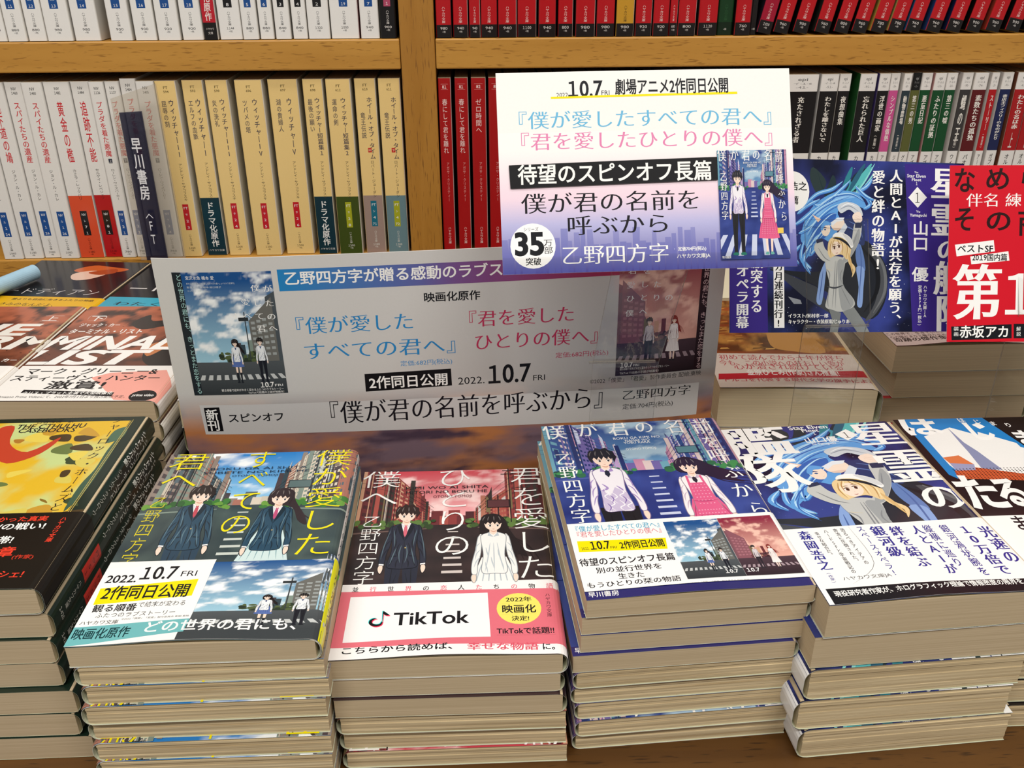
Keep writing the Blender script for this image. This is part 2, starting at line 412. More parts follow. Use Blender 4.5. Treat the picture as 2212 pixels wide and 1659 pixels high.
# ---------------------------------------------------------------- printed pictures
def fbm(x, y, s=0): return noise.fractal(Vector((x, y, s)), .9, 2.1, 5)
def sky_fn(pg, blue, deep, white, seed, scale, cover=.1, v0=0, v1=100):
    B, D, Wh = lin(blue), lin(deep), lin(white); ou, ov, su, sv = pg.xf
    def f(u, v):
        u, v = (u-ou)/su, (v-ov)/sv
        t = min(1, max(0, (v-v0)/(v1-v0))); base = mix(B, D, t)
        n = fbm(u*scale, v*scale*1.7, seed)+cover*(1-t)
        return mix(base, Wh, min(1, max(0, n*2.2)))
    return f
def city(pg, w, h, hor, pal, seed=1, uc=.5, hl=1.0, hr=1.0, reach=.30):
    rnd = random.Random(seed); c = w*uc
    pg.grid(0, hor-2, w, h, 36, 36, sky_fn(pg, pal['sky'], pal['deep'], pal['cloud'], seed*3.1, 4.2/w, pal.get('cover', .12), hor, h))
    for i in range(9):
        u = c-w*.2+w*.4*i/9; hh = rnd.uniform(.03, .09)*h; pg.rect(u, hor-2, u+w*.06, hor+hh, rnd.choice(pal['b']))
    for sd, hk in ((-1, hl), (1, hr)):
        d = .12*w; k = 1.0; blocks = []
        while d < w*.62:
            d2 = d*rnd.uniform(1.16, 1.4); blocks.append((d, d2, hk*rnd.uniform(1.1, 2.1))); d = d2
        for d, d2, k in blocks:
            co = rnd.choice(pal['b']); X = lambda q: c+sd*q
            pg.poly([(X(d), hor-1-.1*d), (X(d2), hor-1-.1*d2), (X(d2), hor+k*d2), (X(d), hor+k*d)], co)
            cw = [q for q in pal['b'] if q != co]; a = rnd.choice(cw); nr = max(3, int(k*7)); style = rnd.random()
            ncol = rnd.choice((3, 4, 5))
            for j in range(nr):
                f0 = k*(j+.25)/nr; f1 = k*(j+.7)/nr
                if style < .4: pg.add([[(X(d+(d2-d)*.06), hor+f0*(d+(d2-d)*.06)), (X(d2-(d2-d)*.06), hor+f0*(d2-(d2-d)*.06)), (X(d2-(d2-d)*.06), hor+f1*(d2-(d2-d)*.06)), (X(d+(d2-d)*.06), hor+f1*(d+(d2-d)*.06))]], a)
                else:
                    q = []
                    for m2 in range(ncol):
                        e0 = d+(d2-d)*(m2+.2)/ncol; e1 = d+(d2-d)*(m2+.8)/ncol
                        q.append([(X(e0), hor+f0*e0), (X(e1), hor+f0*e1), (X(e1), hor+f1*e1), (X(e0), hor+f1*e0)])
                    pg.add(q, a)
            for m2 in range(3):      # pilasters, pipes and hanging signs
                e = rnd.uniform(d+.004*w, d2-.012*w); wd = rnd.uniform(.003, .009)*w; cc = rnd.choice(pal['b']+[pal['mark'], pal['pole']])
                pg.add([[(X(e), hor-.08*e), (X(e+wd), hor-.08*e), (X(e+wd), hor+k*e*.98), (X(e), hor+k*e*.98)]], cc)
            for m2 in range(2):
                e = rnd.uniform(d+.01*w, d2-.02*w); f0 = rnd.uniform(.15, .7)*k*e; wd = rnd.uniform(.012, .022)*w
                pg.add([[(X(e), hor+f0), (X(e+wd), hor+f0), (X(e+wd), hor+f0+rnd.uniform(.05, .12)*k*w), (X(e), hor+f0+rnd.uniform(.05, .12)*k*w)]], rnd.choice(pal['b']+[pal['mark']]))
            if rnd.random() < .7:
                e = rnd.uniform(d, d2); pg.rect(X(e)-.012*w, hor, X(e)+.012*w, hor+k*e*1.12, rnd.choice(cw))
    rd = lin(pal['road']); r2 = lin(pal['road2']); ou, ov, su, sv = pg.xf
    pg.grid(0, 0, w, hor-1, 10, 14, lambda u, v: mix(rd, r2, min(1, max(0, .5+fbm((u-ou)/su*.05, (v-ov)/sv*.16, 7)))))
    for i in range(16):
        for q in range(5):
            u = rnd.uniform(0, w*.42); u = u if i % 2 else w-u
            pg.ell(u, hor-1.5+rnd.uniform(-.01, .03)*h, rnd.uniform(.012, .026)*w, rnd.uniform(.008, .018)*h, rnd.choice(pal['tree']), 9)
    for sgn in (-1, 1):
        pg.poly([(c+sgn*.13*w, hor-.025*h), (c+sgn*.9*w, hor-.06*h), (c+sgn*.9*w, hor-.075*h), (c+sgn*.13*w, hor-.03*h)], pal['line'])
    for i in range(7):
        v = hor*(.93-.055*i); pg.rect(c-.012*w-.004*i*w-.01*w, v-.006*h-.0012*i*h, c+.03*w+.004*i*w, v, pal['mark'])
    for i in range(9):
        u = -.1*w+i*.14*w; pg.poly([(u, hor*.34), (u+.07*w, hor*.34), (u+.07*w+(u-c)*.35, hor*.05), (u+(u-c)*.35-.01*w, hor*.05)], pal['mark'])
    for u, k in ((.16, .55), (.80, .62), (.87, .4)):
        pg.rect(w*u, hor, w*u+.006*w, hor+k*h*.6, pal['pole']); pg.rect(w*u-.04*w, hor+k*h*.5, w*u+.045*w, hor+k*h*.506, pal['pole']); pg.rect(w*u-.03*w, hor+k*h*.54, w*u+.035*w, hor+k*h*.545, pal['pole'])
    for i in range(3): pg.line([(0, hor+(.30-.03*i)*h), (w*.16, hor+(.27-.03*i)*h), (w*.40, hor+(.10-.02*i)*h)], .0016*w, pal['pole']); pg.line([(w, hor+(.33-.04*i)*h), (w*.80, hor+(.28-.04*i)*h), (w*.62, hor+(.09-.02*i)*h)], .0016*w, pal['pole'])
    pg.rect(w*.68, hor+.09*h, w*.80, hor+.14*h, pal['pole']); pg.rect(w*.685, hor+.094*h, w*.795, hor+.136*h, pal['sign'])
def person(pg, u, v, h, hair='#2a2024', style='short', top='blazer', bottom='trousers', tc='#28485e', td='#142836', bc='#243f54', bd='#122430', tie='#c04a5a', skin='#f4d9c8', shoe='#20242c', lean=0, look=1, mirror=1, sock=None):
    def q(*p): return [(u+mirror*(x+lean*y)*h, v+y*h) for x, y in p]
    B = lambda c, *p: pg.blob(q(*p), c); P = lambda c, *p: pg.poly(q(*p), c); Ln = lambda c, w, *p: pg.line(q(*p), w*h, c, 1)
    if style == 'long':
        B(hair, (-.06, .97), (0, 1.0), (.06, .96), (.085, .86), (.13, .74), (.17, .62), (.12, .64), (.10, .56), (.07, .66), (-.03, .74), (-.07, .82))
        for k in range(5): Ln(hair, .008, (.03, .84), (.09+.02*k, .72), (.12+.03*k, .60-.01*k))
    if style == 'blown':
        B(hair, (-.06, .96), (0, 1.0), (.07, .97), (.13, .90), (.22, .84), (.27, .80), (.2, .79), (.24, .74), (.14, .77), (.09, .80), (.0, .84), (-.065, .87))
        for k in range(5): Ln(hair, .007, (.04, .88), (.14, .84-.02*k), (.27+.01*k, .83-.03*k))
    if style == 'tail':
        B(hair, (-.06, .96), (0, 1.0), (.06, .97), (.075, .9), (.1, .84), (.15, .74), (.17, .66), (.12, .7), (.07, .82), (-.05, .85)); Ln(hair, .01, (.05, .86), (.13, .76), (.19, .70))
    if bottom == 'trousers':
        for s_, c in ((-1, bc), (1, bc)):
            P(c, (s_*.082, .52), (0, .53), (s_*.004, .44), (s_*.018, .25), (s_*.024, .03), (s_*.068, .03), (s_*.072, .26))
            Ln(bd, .006, (s_*.045, .48), (s_*.05, .28), (s_*.045, .06)); Ln(bd, .004, (s_*.02, .42), (s_*.04, .3), (s_*.03, .2))
            B(shoe, (s_*.018, .03), (s_*.07, .032), (s_*.085, .008), (s_*.05, 0), (s_*.016, .004))
    else:
        for s_ in (-1, 1):
            P(skin, (s_*.062, .5), (s_*.012, .5), (s_*.018, .28), (s_*.02, .03), (s_*.045, .03), (s_*.055, .28))
            if sock: P(sock, (s_*.057, .24), (s_*.016, .24), (s_*.02, .03), (s_*.046, .03))
            B(shoe, (s_*.016, .035), (s_*.05, .035), (s_*.062, .006), (s_*.03, 0), (s_*.012, .006))
        wd, lo = (.125, .375) if bottom == 'skirt' else (.15, .22)
        P(bc, (-.062, .62), (.062, .62), (.085, .54), (wd, lo), (wd*.4, lo-.012), (-wd*.3, lo-.008), (-wd, lo+.004), (-.085, .54))
        for k in range(-3, 4): Ln(bd, .006, (k*.016, .60), (k*.026, .5), (k*wd/3.6, lo+.01))
    P(skin, (-.018, .87), (.018, .87), (.022, .80), (-.022, .80))
    OL = mix(lin(td), (0, 0, 0), .45)
    def limb(c, *p): B(c, *p); pg.line(q(*(p+p[:1])), .0035*h, OL)
    for s_ in (-1, 1):
        limb(tc, (s_*.060, .808), (s_*.080, .79), (s_*.094, .68), (s_*.112, .57), (s_*.112, .492), (s_*.088, .488), (s_*.082, .57), (s_*.066, .66))
        for k in range(3): Ln(td, .006, (s_*.07, .74-.06*k), (s_*.088, .71-.06*k), (s_*(.09+.006*k), .66-.06*k))
        if top == 'blazer': P('#f0f0f2', (s_*.088, .492), (s_*.112, .496), (s_*.112, .482), (s_*.089, .478))
        limb(skin, (s_*.091, .48), (s_*.110, .482), (s_*.116, .455), (s_*.108, .425), (s_*.098, .42), (s_*.090, .45))
    if top == 'blazer':
        limb(tc, (-.022, .83), (.022, .83), (.062, .808), (.068, .77), (.060, .66), (.060, .58), (.074, .475), (.03, .455), (-.03, .455), (-.074, .475), (-.060, .58), (-.060, .66), (-.068, .77), (-.062, .808))
        P('#f2f2f4', (-.026, .83), (.026, .83), (.012, .76), (0, .71), (-.012, .76)); P(tie, (-.007, .815), (.007, .815), (.011, .74), (0, .71), (-.011, .74)); P('#dcdce2', (-.026, .83), (-.004, .80), (-.012, .79)); P('#dcdce2', (.026, .83), (.004, .80), (.012, .79))
        for s_ in (-1, 1):
            P(td, (s_*.026, .832), (s_*.046, .802), (s_*.030, .745), (0, .675), (s_*.011, .76)); P(td, (s_*.03, .56), (s_*.058, .555), (s_*.058, .545), (s_*.03, .55))
            for a2, b2, c2 in (((.052, .72), (.04, .66), (.05, .60)), ((.02, .66), (.034, .60), (.02, .54)), ((.05, .53), (.056, .50), (.066, .47)), ((.022, .53), (.03, .50), (.03, .46)), ((.045, .79), (.05, .74), (.056, .70))): Ln(td, .007, *[(s_*x, y) for x, y in (a2, b2, c2)])
        hi = mix(lin(tc), (.5, .8, .9), .16)
        for s_ in (-1, 1):
            for a2, b2, c2 in (((.058, .77), (.05, .70), (.046, .63)), ((.036, .62), (.05, .55), (.06, .49)), ((.012, .64), (.02, .57), (.012, .50))): Ln(hi, .006, *[(s_*x, y) for x, y in (a2, b2, c2)])
            Ln(hi, .005, (s_*.075, .77), (s_*.098, .64), (s_*.106, .53))
        Ln(OL, .004, (0, .675), (.004, .56), (0, .456)); pg.ell(*q((.008, .62))[0], .004*h, .005*h, '#c8b070', 8)
    else:
        limb(tc, (-.022, .83), (.022, .83), (.060, .808), (.066, .77), (.054, .64), (.062, .50), (.0, .49), (-.062, .50), (-.054, .64), (-.066, .77), (-.060, .808))
        P(td, (-.024, .832), (0, .79), (-.03, .80)); P(td, (.024, .832), (0, .79), (.03, .80))
        for a2, b2 in ((-.04, .70), (.02, .68), (-.015, .62), (.035, .60), (-.045, .58)): Ln(td, .007 if top == 'dress' else .012, (a2, b2), (a2+(.004 if top == 'dress' else .018), b2-.035), (a2-(-.008 if top == 'dress' else .006), b2-.055), (a2+.012, b2-.09))
        if style == 'spiky':
            vi = mix(lin(tc), lin(td), .55); P(vi, (-.055, .66), (-.02, .60), (.01, .67), (.055, .62), (.061, .50), (0, .49), (-.061, .50))
            for x0, y0 in ((-.04, .66), (-.01, .63), (.025, .66), (-.03, .58), (.01, .57), (.042, .58)): Ln('#f6f2f8', .006, (x0, y0), (x0+.016, y0-.035), (x0-.006, y0-.055), (x0+.010, y0-.085))
            for x0, y0 in ((-.022, .61), (.03, .60), (-.045, .55)): Ln('#7a5ca8', .005, (x0, y0), (x0+.010, y0-.03), (x0-.004, y0-.06))
        if tie: P(tie, (-.010, .80), (0, .812), (.010, .80), (.012, .775), (0, .75), (-.012, .775))
    if top == 'pinafore':
        P(bc, (-.044, .755), (.044, .755), (.056, .60), (.068, .48), (-.068, .48), (-.056, .60)); 
        for s_ in (-1, 1): P(bc, (s_*.044, .755), (s_*.032, .755), (s_*.028, .82), (s_*.04, .82))
        pg.add([[(cx-.5, cy), (cx, cy-.5), (cx+.5, cy), (cx, cy+.5)] for i in range(5) for j in range(7) for cx, cy in q((-.034+.017*i, .735-.027*j))], '#f0a8c4'); Ln(bd, .008, (-.06, .60), (0, .592), (.06, .60))
        pg.add([[(cx-.5, cy), (cx, cy-.5), (cx+.5, cy), (cx, cy+.5)] for i in range(9) for j in range(10) for cx, cy in q(((-.1+.025*i)*(.55+.05*j), .52-.027*j))], '#f0a8c4')
    if top == 'dress':
        for a2 in (-.03, .0, .03): Ln(td, .006, (a2*.6, .74), (a2, .62), (a2*1.6, .50))
    P(skin, (-.016, .87), (.016, .87), (.018, .826), (0, .808), (-.018, .826)); Ln('#d8a890', .01, (-.014, .846), (.004, .836), (.016, .846))
    B(skin, (-.044, .93), (0, .965), (.044, .93), (.043, .895), (.034, .866), (.002, .842), (-.032, .866), (-.043, .895))
    for s_ in (-1, 1):
        ex, ey = q((s_*.020+.004*look, .890))[0]; pg.ell(ex, ey, .0085*h, .0095*h, '#fbf6f4', 12); pg.ell(ex+.001*h, ey-.001*h, .0055*h, .0085*h, hair, 10); Ln(hair, .004, (s_*.030+.004*look, .897), (s_*.020+.004*look, .902), (s_*.010+.004*look, .897)); Ln(hair, .003, (s_*.029+.004*look, .915), (s_*.012+.004*look, .913))
    Ln('#b86a60', .003, (-.005, .860), (.003, .858), (.009, .860)); Ln('#d8a890', .003, (.004, .878), (.006, .872))
    if style in ('short', 'spiky'):
        P(hair, (-.050, .872), (-.060, .895), (-.064, .93), (-.060, .955), (-.048, .985), (-.030, .980), (-.014, 1.006), (.006, .992), (.030, 1.004), (.042, .980), (.060, .968), (.062, .94), (.068, .92), (.058, .895), (.050, .872), (.046, .912), (.040, .896), (.030, .922), (.022, .900), (.008, .926), (-.004, .898), (-.014, .925), (-.026, .900), (-.036, .922), (-.044, .908))
    else:
        P(hair, (-.050, .845), (-.062, .90), (-.058, .955), (-.030, .992), (.004, 1.002), (.036, .990), (.060, .955), (.064, .90), (.052, .845), (.046, .912), (.034, .900), (.022, .924), (.010, .902), (-.002, .926), (-.014, .902), (-.026, .924), (-.038, .902), (-.045, .912))
    hl = mix(lin(hair) if isinstance(hair, str) else hair, (1, .9, .85), .16)
    for x0 in (-.04, -.02, .005, .03): Ln(hl, .005, (x0, .975), (x0*1.25, .955), (x0*1.35, .935))
PAL_B = dict(sky='#8cc6ea', deep='#1f7cc8', cloud='#f4f8fa', b=['#55666f', '#8f8178', '#c9bfae', '#36464f', '#a86f5f', '#d8cdbc', '#7f8f86', '#4a3f44'], road='#2b3a40', road2='#4a5a58', tree=['#3f7a34', '#2c5c2c', '#6a9a3c'], line='#7f8f86', mark='#c8cfc8', pole='#2e3236', sign='#5a6f70')
PAL_R = dict(sky='#f0b0b4', deep='#c8404e', cloud='#f6d4d2', b=['#6b2c30', '#8c3b3a', '#4a2026', '#b0705c', '#cf9f82', '#35302c', '#7a6a4a', '#a85048'], road='#241c1e', road2='#3c2c2c', tree=['#3f5a2c', '#2f4424', '#5c7a3c'], line='#6a5450', mark='#cfc4c0', pole='#241a1c', sign='#5a3236')
PAL_V = dict(sky='#6a9cc4', deep='#1f3486', cloud='#a9c4d8', cover=-.05, b=['#34508f', '#6f63a4', '#b79ac8', '#26346c', '#c48aa8', '#6aa0b4', '#d8c4c4', '#4a5aa0'], road='#1d2c70', road2='#3a4c98', tree=['#2f6a4a', '#3f8a52', '#1f4a44'], line='#4a5aa0', mark='#c8cfe8', pole='#1c2450', sign='#5c8a98')
def cover_art(pg, which, full=True):
    if which == 1:
        city(pg, 106, 157, 104, PAL_B, 4)
        person(pg, 33, 17, 106, '#2c2220', 'short', 'blazer', 'trousers', lean=-.05)
        person(pg, 70.5, 17, 101, '#33262a', 'tail', 'blazer', 'skirt', bc='#cfe4e4', bd='#7fa4ac', tie='#c0507a', sock='#20262e', lean=0)
    elif which == 3:
        city(pg, 106, 157, 102, PAL_R, 9)
        person(pg, 28, 16, 105, '#2e1e1c', 'short', 'blazer', 'trousers', tc='#272b3c', td='#141724', bc='#222636', bd='#12151f', tie='#d8687a', lean=0)
        person(pg, 75, 8, 102, '#1e1618', 'long', 'dress', 'dress', tc='#f2f0ee', td='#b9c4cc', bc='#f4f2f0', bd='#b4c0c8', tie=None)
    else:
        city(pg, 106, 157, 104, PAL_V, 14)
        person(pg, 29, 6, 122, '#20202c', 'spiky', 'shirt', 'trousers', tc='#ece8f0', td='#a48cc4', bc='#1c1c22', bd='#101014', tie='#22243a', shoe='#1f7a68', lean=0)
        person(pg, 75, 6, 108, '#2a2038', 'blown', 'pinafore', 'dress', tc='#f4eef0', td='#c8b4c8', bc='#e0608c', bd='#b83f70', tie='#2a2434', lean=-.01, shoe='#6fb8b0')
        if full: pg.rect(88, 36, 97, 44, '#e8c85a')
def poster_art(pg, kind):      # 100 x 140 generic street poster with two small figures
    pal = dict(PAL_B, deep='#1c4f8c', sky='#9cc8dc', road='#33383c', road2='#50565a') if kind == 1 else dict(PAL_R, deep='#8c2840', sky='#e8b0a0', cloud='#f0c0b0', road='#2a1c24', road2='#4c3640')
    hor = 40
    pg.grid(0, hor-2, 100, 140, 44, 44, sky_fn(pg, pal['sky'], pal['deep'], pal['cloud'], kind*2.3, .045, .1, hor, 130))
    pg.poly([(86, hor-4), (100, hor-8), (100, 118), (90, 112)] if kind == 1 else [(0, hor-8), (34, hor-2), (34, 62), (16, 100), (0, 108)], '#4a5258' if kind == 1 else '#7a505a')
    d = 1 if kind == 1 else -1; fx = (lambda x: x) if kind == 1 else (lambda x: 100-x)
    pg.poly([(fx(70), hor-2), (fx(96), hor-6), (fx(96), 112), (fx(70), 86)], '#6a6a66' if kind == 1 else '#8a5560')
    for i in range(7):
        for j in range(4): 
            b = hor+6+i*(6+j*.3); pg.add([[(fx(72+j*6), b), (fx(76+j*6), b), (fx(76+j*6), b+3), (fx(72+j*6), b+3)]], '#9aa0a0' if kind == 1 else '#a8707a')
    rnd = random.Random(kind)
    for i in range(6): pg.rect(fx(48+i*4)-2.5, hor-2, fx(48+i*4)+2.5, hor+rnd.uniform(6, 26), rnd.choice(pal['b']))
    for i in range(40): pg.ell(fx(rnd.uniform(36, 74)), hor+rnd.uniform(-3, 9), rnd.uniform(1.5, 3.5), rnd.uniform(1.5, 3), rnd.choice(['#3c4a34', '#52603c', '#2c382c'] if kind == 1 else ['#4a2830', '#6a3c40', '#3a2028']), 8)
    rd, r2 = lin(pal['road']), lin(pal['road2']); ou, ov, su, sv = pg.xf
    pg.grid(0, 0, 100, hor-1, 8, 8, lambda u, v: mix(rd, r2, min(1, max(0, (v-ov)/sv/hor))))
    for i in range(14): pg.poly([(i*8-4, 24), (i*8, 24), (i*8+1-(50-i*8)*.08, 18), (i*8-4-(50-i*8)*.08, 18)], '#c4c8c8' if kind == 1 else '#a8949c')
    if kind == 1:
        person(pg, 52, 14, 52, '#1f1a1c', 'tail', 'shirt', 'skirt', tc='#e8ecf0', td='#b4bcc8', bc='#5a72b0', bd='#3c5290', tie='#2a3a6a', sock='#1c2028')
        person(pg, 78, 14, 53, '#1a181a', 'short', 'shirt', 'trousers', tc='#e8ecf0', td='#b4bcc8', bc='#1c1e28', bd='#101218', tie='#3a4a7a')
        pg.rect(66, 40, 67, 96, '#3a4044'); pg.rect(60, 86, 70, 90, '#2c3236')
    else:
        person(pg, 36, 14, 54, '#1a1618', 'short', 'shirt', 'trousers', tc='#d8d0d4', td='#a89ca4', bc='#2a222c', bd='#181218', tie=None)
        person(pg, 64, 14, 54, '#8a2c28', 'long', 'dress', 'dress', tc='#f4eeec', td='#ccb8b8', bc='#f4eeec', bd='#ccb8b8', tie=None)
def stars_fn(c0, c1, seed):
    a, b = lin(c0), lin(c1)
    return lambda u, v: mix(a, b, min(1, max(0, .5+fbm(u*.03, v*.03, seed)*1.2)))
def space_base(pg, w, h, seed):
    pg.grid(0, 0, w, h, 40, 30, stars_fn('#10142c', '#34408c', seed)); rnd = random.Random(seed)
    pg.add([[(u-r, v), (u, v-r), (u+r, v), (u, v+r)] for u, v, r in [(rnd.uniform(0, w), rnd.uniform(0, h), rnd.choice((.08, .1, .12, .25))) for _ in range(330)]], '#cfd6ee')
# ---------------------------------------------------------------- what is printed where (millimetres on each page)
PG={}
PG['c1']=[
('v','僕が愛した',158.8,57.6,93.5,19.4,'#f2e200','n'),
('v','すべての',158.6,76.6,52.2,16.0,'#f2e200','n'),
('v','君へ',157.2,119.5,12.6,20.6,'#f2e200','n'),
('v','乙野四方字',113.0,52.7,7.5,8.0,'#d8c818','n'),
('t','BOKU GA AI SHITA',26.1,79.4,139.4,2.4,'#18304a',''),
('t','SUBETE NO KIMI HE',23.4,81.6,135.5,2.3,'#18304a',''),
('t','OTONO YOMOJI',39.8,64.8,131.9,1.9,'#18304a',''),
]
PG['b1']=[
['p','#f7f7f5',[-0.8,52.0,49.4,56.0,48.7,13.8,-0.8,11.7]],
('t','2022.',2.4,16.3,44.2,5.3,'#14161c','b'),
('t','10.7',17.1,33.3,47.9,9.0,'#14161c','b'),
('t','FRI',35.6,43.2,46.8,4.1,'#14161c',''),
['p','#f2e200',[2.0,37.6,44.9,42.4,45.0,30.2,2.7,26.3]],
('t','2作同日公開',4.4,42.9,34.4,9.4,'#14161c','b'),
('t','観る順番',3.6,22.6,23.8,4.9,'#14161c','b'),
('t','で結末が変わる',22.8,43.9,25.3,3.6,'#14161c',''),
('t','ふたつのラブストーリー',6.6,41.1,19.0,3.2,'#14161c',''),
('t','ハヤカワ文庫',1.3,17.8,14.4,2.6,'#555555','n'),
('t','©2022「僕愛」「君愛」製作委員会 配給:東映',18.8,47.7,15.9,1.2,'#777777','n'),
['p','#6fb7bb',[-0.8,11.7,48.6,14.0,48.2,5.2,-0.8,-0.2]],
('t','映画化原作',1.0,24.9,7.4,6.6,'#0d3a40','b'),
('t','どの世界の君にも、',30.2,99.8,9.5,7.2,'#f6f6f4','b'),
]
PG['c3']=[
('v','君を愛した',158.0,52.3,95.8,19.5,'#f6f6f4','n'),
('v','ひとりの',158.8,72.8,53.2,19.9,'#f6f6f4','n'),
('v','僕へ',157.6,119.5,11.0,21.9,'#f6f6f4','n'),
('v','乙野四方字',111.3,51.9,9.5,10.8,'#f6f6f4','n'),
('t','KIMI WO AI SHITA',25.4,73.0,138.2,2.8,'#14161c',''),
('t','HITORI NO BOKU HE',25.7,72.4,133.6,2.8,'#14161c',''),
('t','OTONO YOMOJI',41.6,63.7,128.8,2.5,'#7a3040',''),
]
PG['b3']=[
['p','#e0707f',[-1.0,46.6,106.3,45.1,107.7,6.1,-0.6,7.7]],
['p','#f3f1f4',[5.0,42.6,71.2,43.0,72.1,11.4,5.0,10.9]],
('t','並',5.1,8.2,48.2,3.7,'#222222','m'),
('t','行',13.7,16.8,48.1,3.7,'#e0707f','m'),
('t','世',22.3,25.4,48.0,3.8,'#222222','m'),
('t','界',30.9,34.0,47.9,3.8,'#e0707f','m'),
('t','の',39.5,42.7,47.8,3.8,'#222222','m'),
('t','恋',48.1,51.3,47.7,3.8,'#e0707f','m'),
('t','人',56.8,59.9,47.6,3.8,'#222222','m'),
('t','た',65.4,68.6,47.5,3.8,'#e0707f','m'),
('t','ち',74.0,77.2,47.4,3.8,'#222222','m'),
('t','の',82.7,85.9,47.3,3.8,'#e0707f','m'),
('t','物',91.4,94.5,47.2,3.8,'#222222','m'),
('t','語',100.0,103.2,47.1,3.8,'#e0707f','m'),
('t','TikTok',27.3,61.4,25.6,8.7,'#101014','b'),
['l','#3bd8d8',1.6,[21.4,31.8,21.6,24.2]],
['l','#3bd8d8',1.5,[21.5,24.6,20.7,22.6,18.4,22.1,16.3,23.4,16.1,25.4,17.4,26.7,18.8,26.9]],
['l','#3bd8d8',1.5,[21.4,31.8,22.7,29.9,24.5,29.0]],
['l','#e8345a',1.6,[22.1,30.8,22.3,23.3]],
['l','#e8345a',1.5,[22.2,23.7,21.4,21.7,19.1,21.1,17.0,22.5,16.8,24.5,18.1,25.7,19.5,25.9]],
['l','#e8345a',1.5,[22.1,30.8,23.4,28.9,25.2,28.0]],
['l','#0c0c10',1.6,[21.7,31.4,21.9,23.8]],
['l','#0c0c10',1.5,[21.8,24.2,21.0,22.2,18.7,21.7,16.6,23.0,16.4,25.0,17.7,26.3,19.1,26.5]],
['l','#0c0c10',1.5,[21.7,31.4,23.0,29.5,24.8,28.6]],
['e','#f3e46a',85.9,30.9,10.6,11.1],
('t','2022年',79.9,92.2,37.5,3.6,'#14161c','m'),
('t','映画化',77.8,93.9,30.6,5.7,'#14161c','b'),
('t','決定!',82.2,90.4,23.8,3.4,'#14161c','b'),
['l','#777744',0.15,[77.7,34.3,94.5,34.4]],
['l','#777744',0.15,[77.4,26.9,94.0,26.9]],
('v','ハヤカワ文庫',41.4,24.3,100.1,2.3,'#14161c',''),
('t','TikTokで話題!!',75.1,101.5,15.3,4.3,'#14161c','b'),
['l','#14161c',0.3,[74.9,12.5,101.9,12.3]],
('t','こちらから読めば、',4.7,58.5,5.6,4.4,'#14161c','b'),
('t','幸せな物語',61.5,93.4,5.0,4.6,'#d9566a','b'),
('t','に。',95.1,103.5,4.7,4.4,'#14161c','b'),
]
PG['c4']=[
('t','僕',0.6,13.5,151.5,20.6,'#f6f6f4','m'),
('t','が',20.1,32.3,150.2,16.7,'#f6f6f4','m'),
('t','君',38.3,50.6,150.9,18.1,'#f6f6f4','m'),
('t','の',54.7,65.8,150.5,14.2,'#f6f6f4','m'),
('t','名',72.2,83.3,149.2,16.8,'#f6f6f4','m'),
('t','前',88.5,100.3,146.9,16.7,'#f6f6f4','m'),
('t','を',89.5,99.0,128.9,13.3,'#f6f6f4','m'),
('t','呼',88.4,100.1,114.3,13.8,'#f6f6f4','m'),
('t','ぶ',91.4,101.6,96.1,12.9,'#f6f6f4','m'),
('t','か',90.5,101.5,78.1,14.1,'#f6f6f4','m'),
('t','ら',93.8,103.4,60.5,13.2,'#f6f6f4','m'),
('v','乙野四方字',125.3,57.4,8.4,10.0,'#f6f6f4','m'),
('t','BOKU GA KIMI NO',39.5,66.9,138.8,2.5,'#f6f6f4',''),
('t','NAMAE WO',45.8,60.3,135.7,2.5,'#f6f6f4',''),
('t','YOBU KARA',44.7,59.8,133.3,2.4,'#f6f6f4',''),
('t','OTONO YOMOJI',44.4,61.9,126.3,2.4,'#f6f6f4',''),
('t','早川書房',1.4,15.1,3.6,3.5,'#f6f6f4','m'),
]
PG['b4']=[
('t','『僕が愛したすべての君へ』',1.7,47.2,52.3,4.7,'#5aa9c9','m'),
('t','『君を愛したひとりの僕へ』',1.7,46.9,47.7,4.6,'#d98a94','m'),
['p','#f2e200',[2.7,42.6,45.6,40.9,44.4,32.1,2.3,34.0]],
('t','2022.',3.8,7.6,36.4,2.0,'#14161c',''),
('t','10.7',8.2,17.7,38.4,6.1,'#14161c','b'),
('t','FRI',17.6,20.8,36.1,1.8,'#14161c',''),
('t','2作同日公開',22.5,43.9,37.4,6.1,'#14161c','b'),
('t','待望のスピンオフ長篇',1.2,46.0,26.0,5.5,'#14161c','b'),
('t','別の並行世界を',7.8,38.5,19.5,4.1,'#14161c','m'),
('t','生きた',17.0,29.0,14.3,4.0,'#14161c','m'),
('t','もうひとりの栞の物語',1.7,44.5,9.4,3.9,'#14161c','m'),
('t','©2022「僕愛」「君愛」製作委員会 配給:東映',48.4,75.0,5.2,1.3,'#555555',''),
('t','ハヤカワ文庫',82.0,100.4,3.9,2.5,'#555555',''),
]
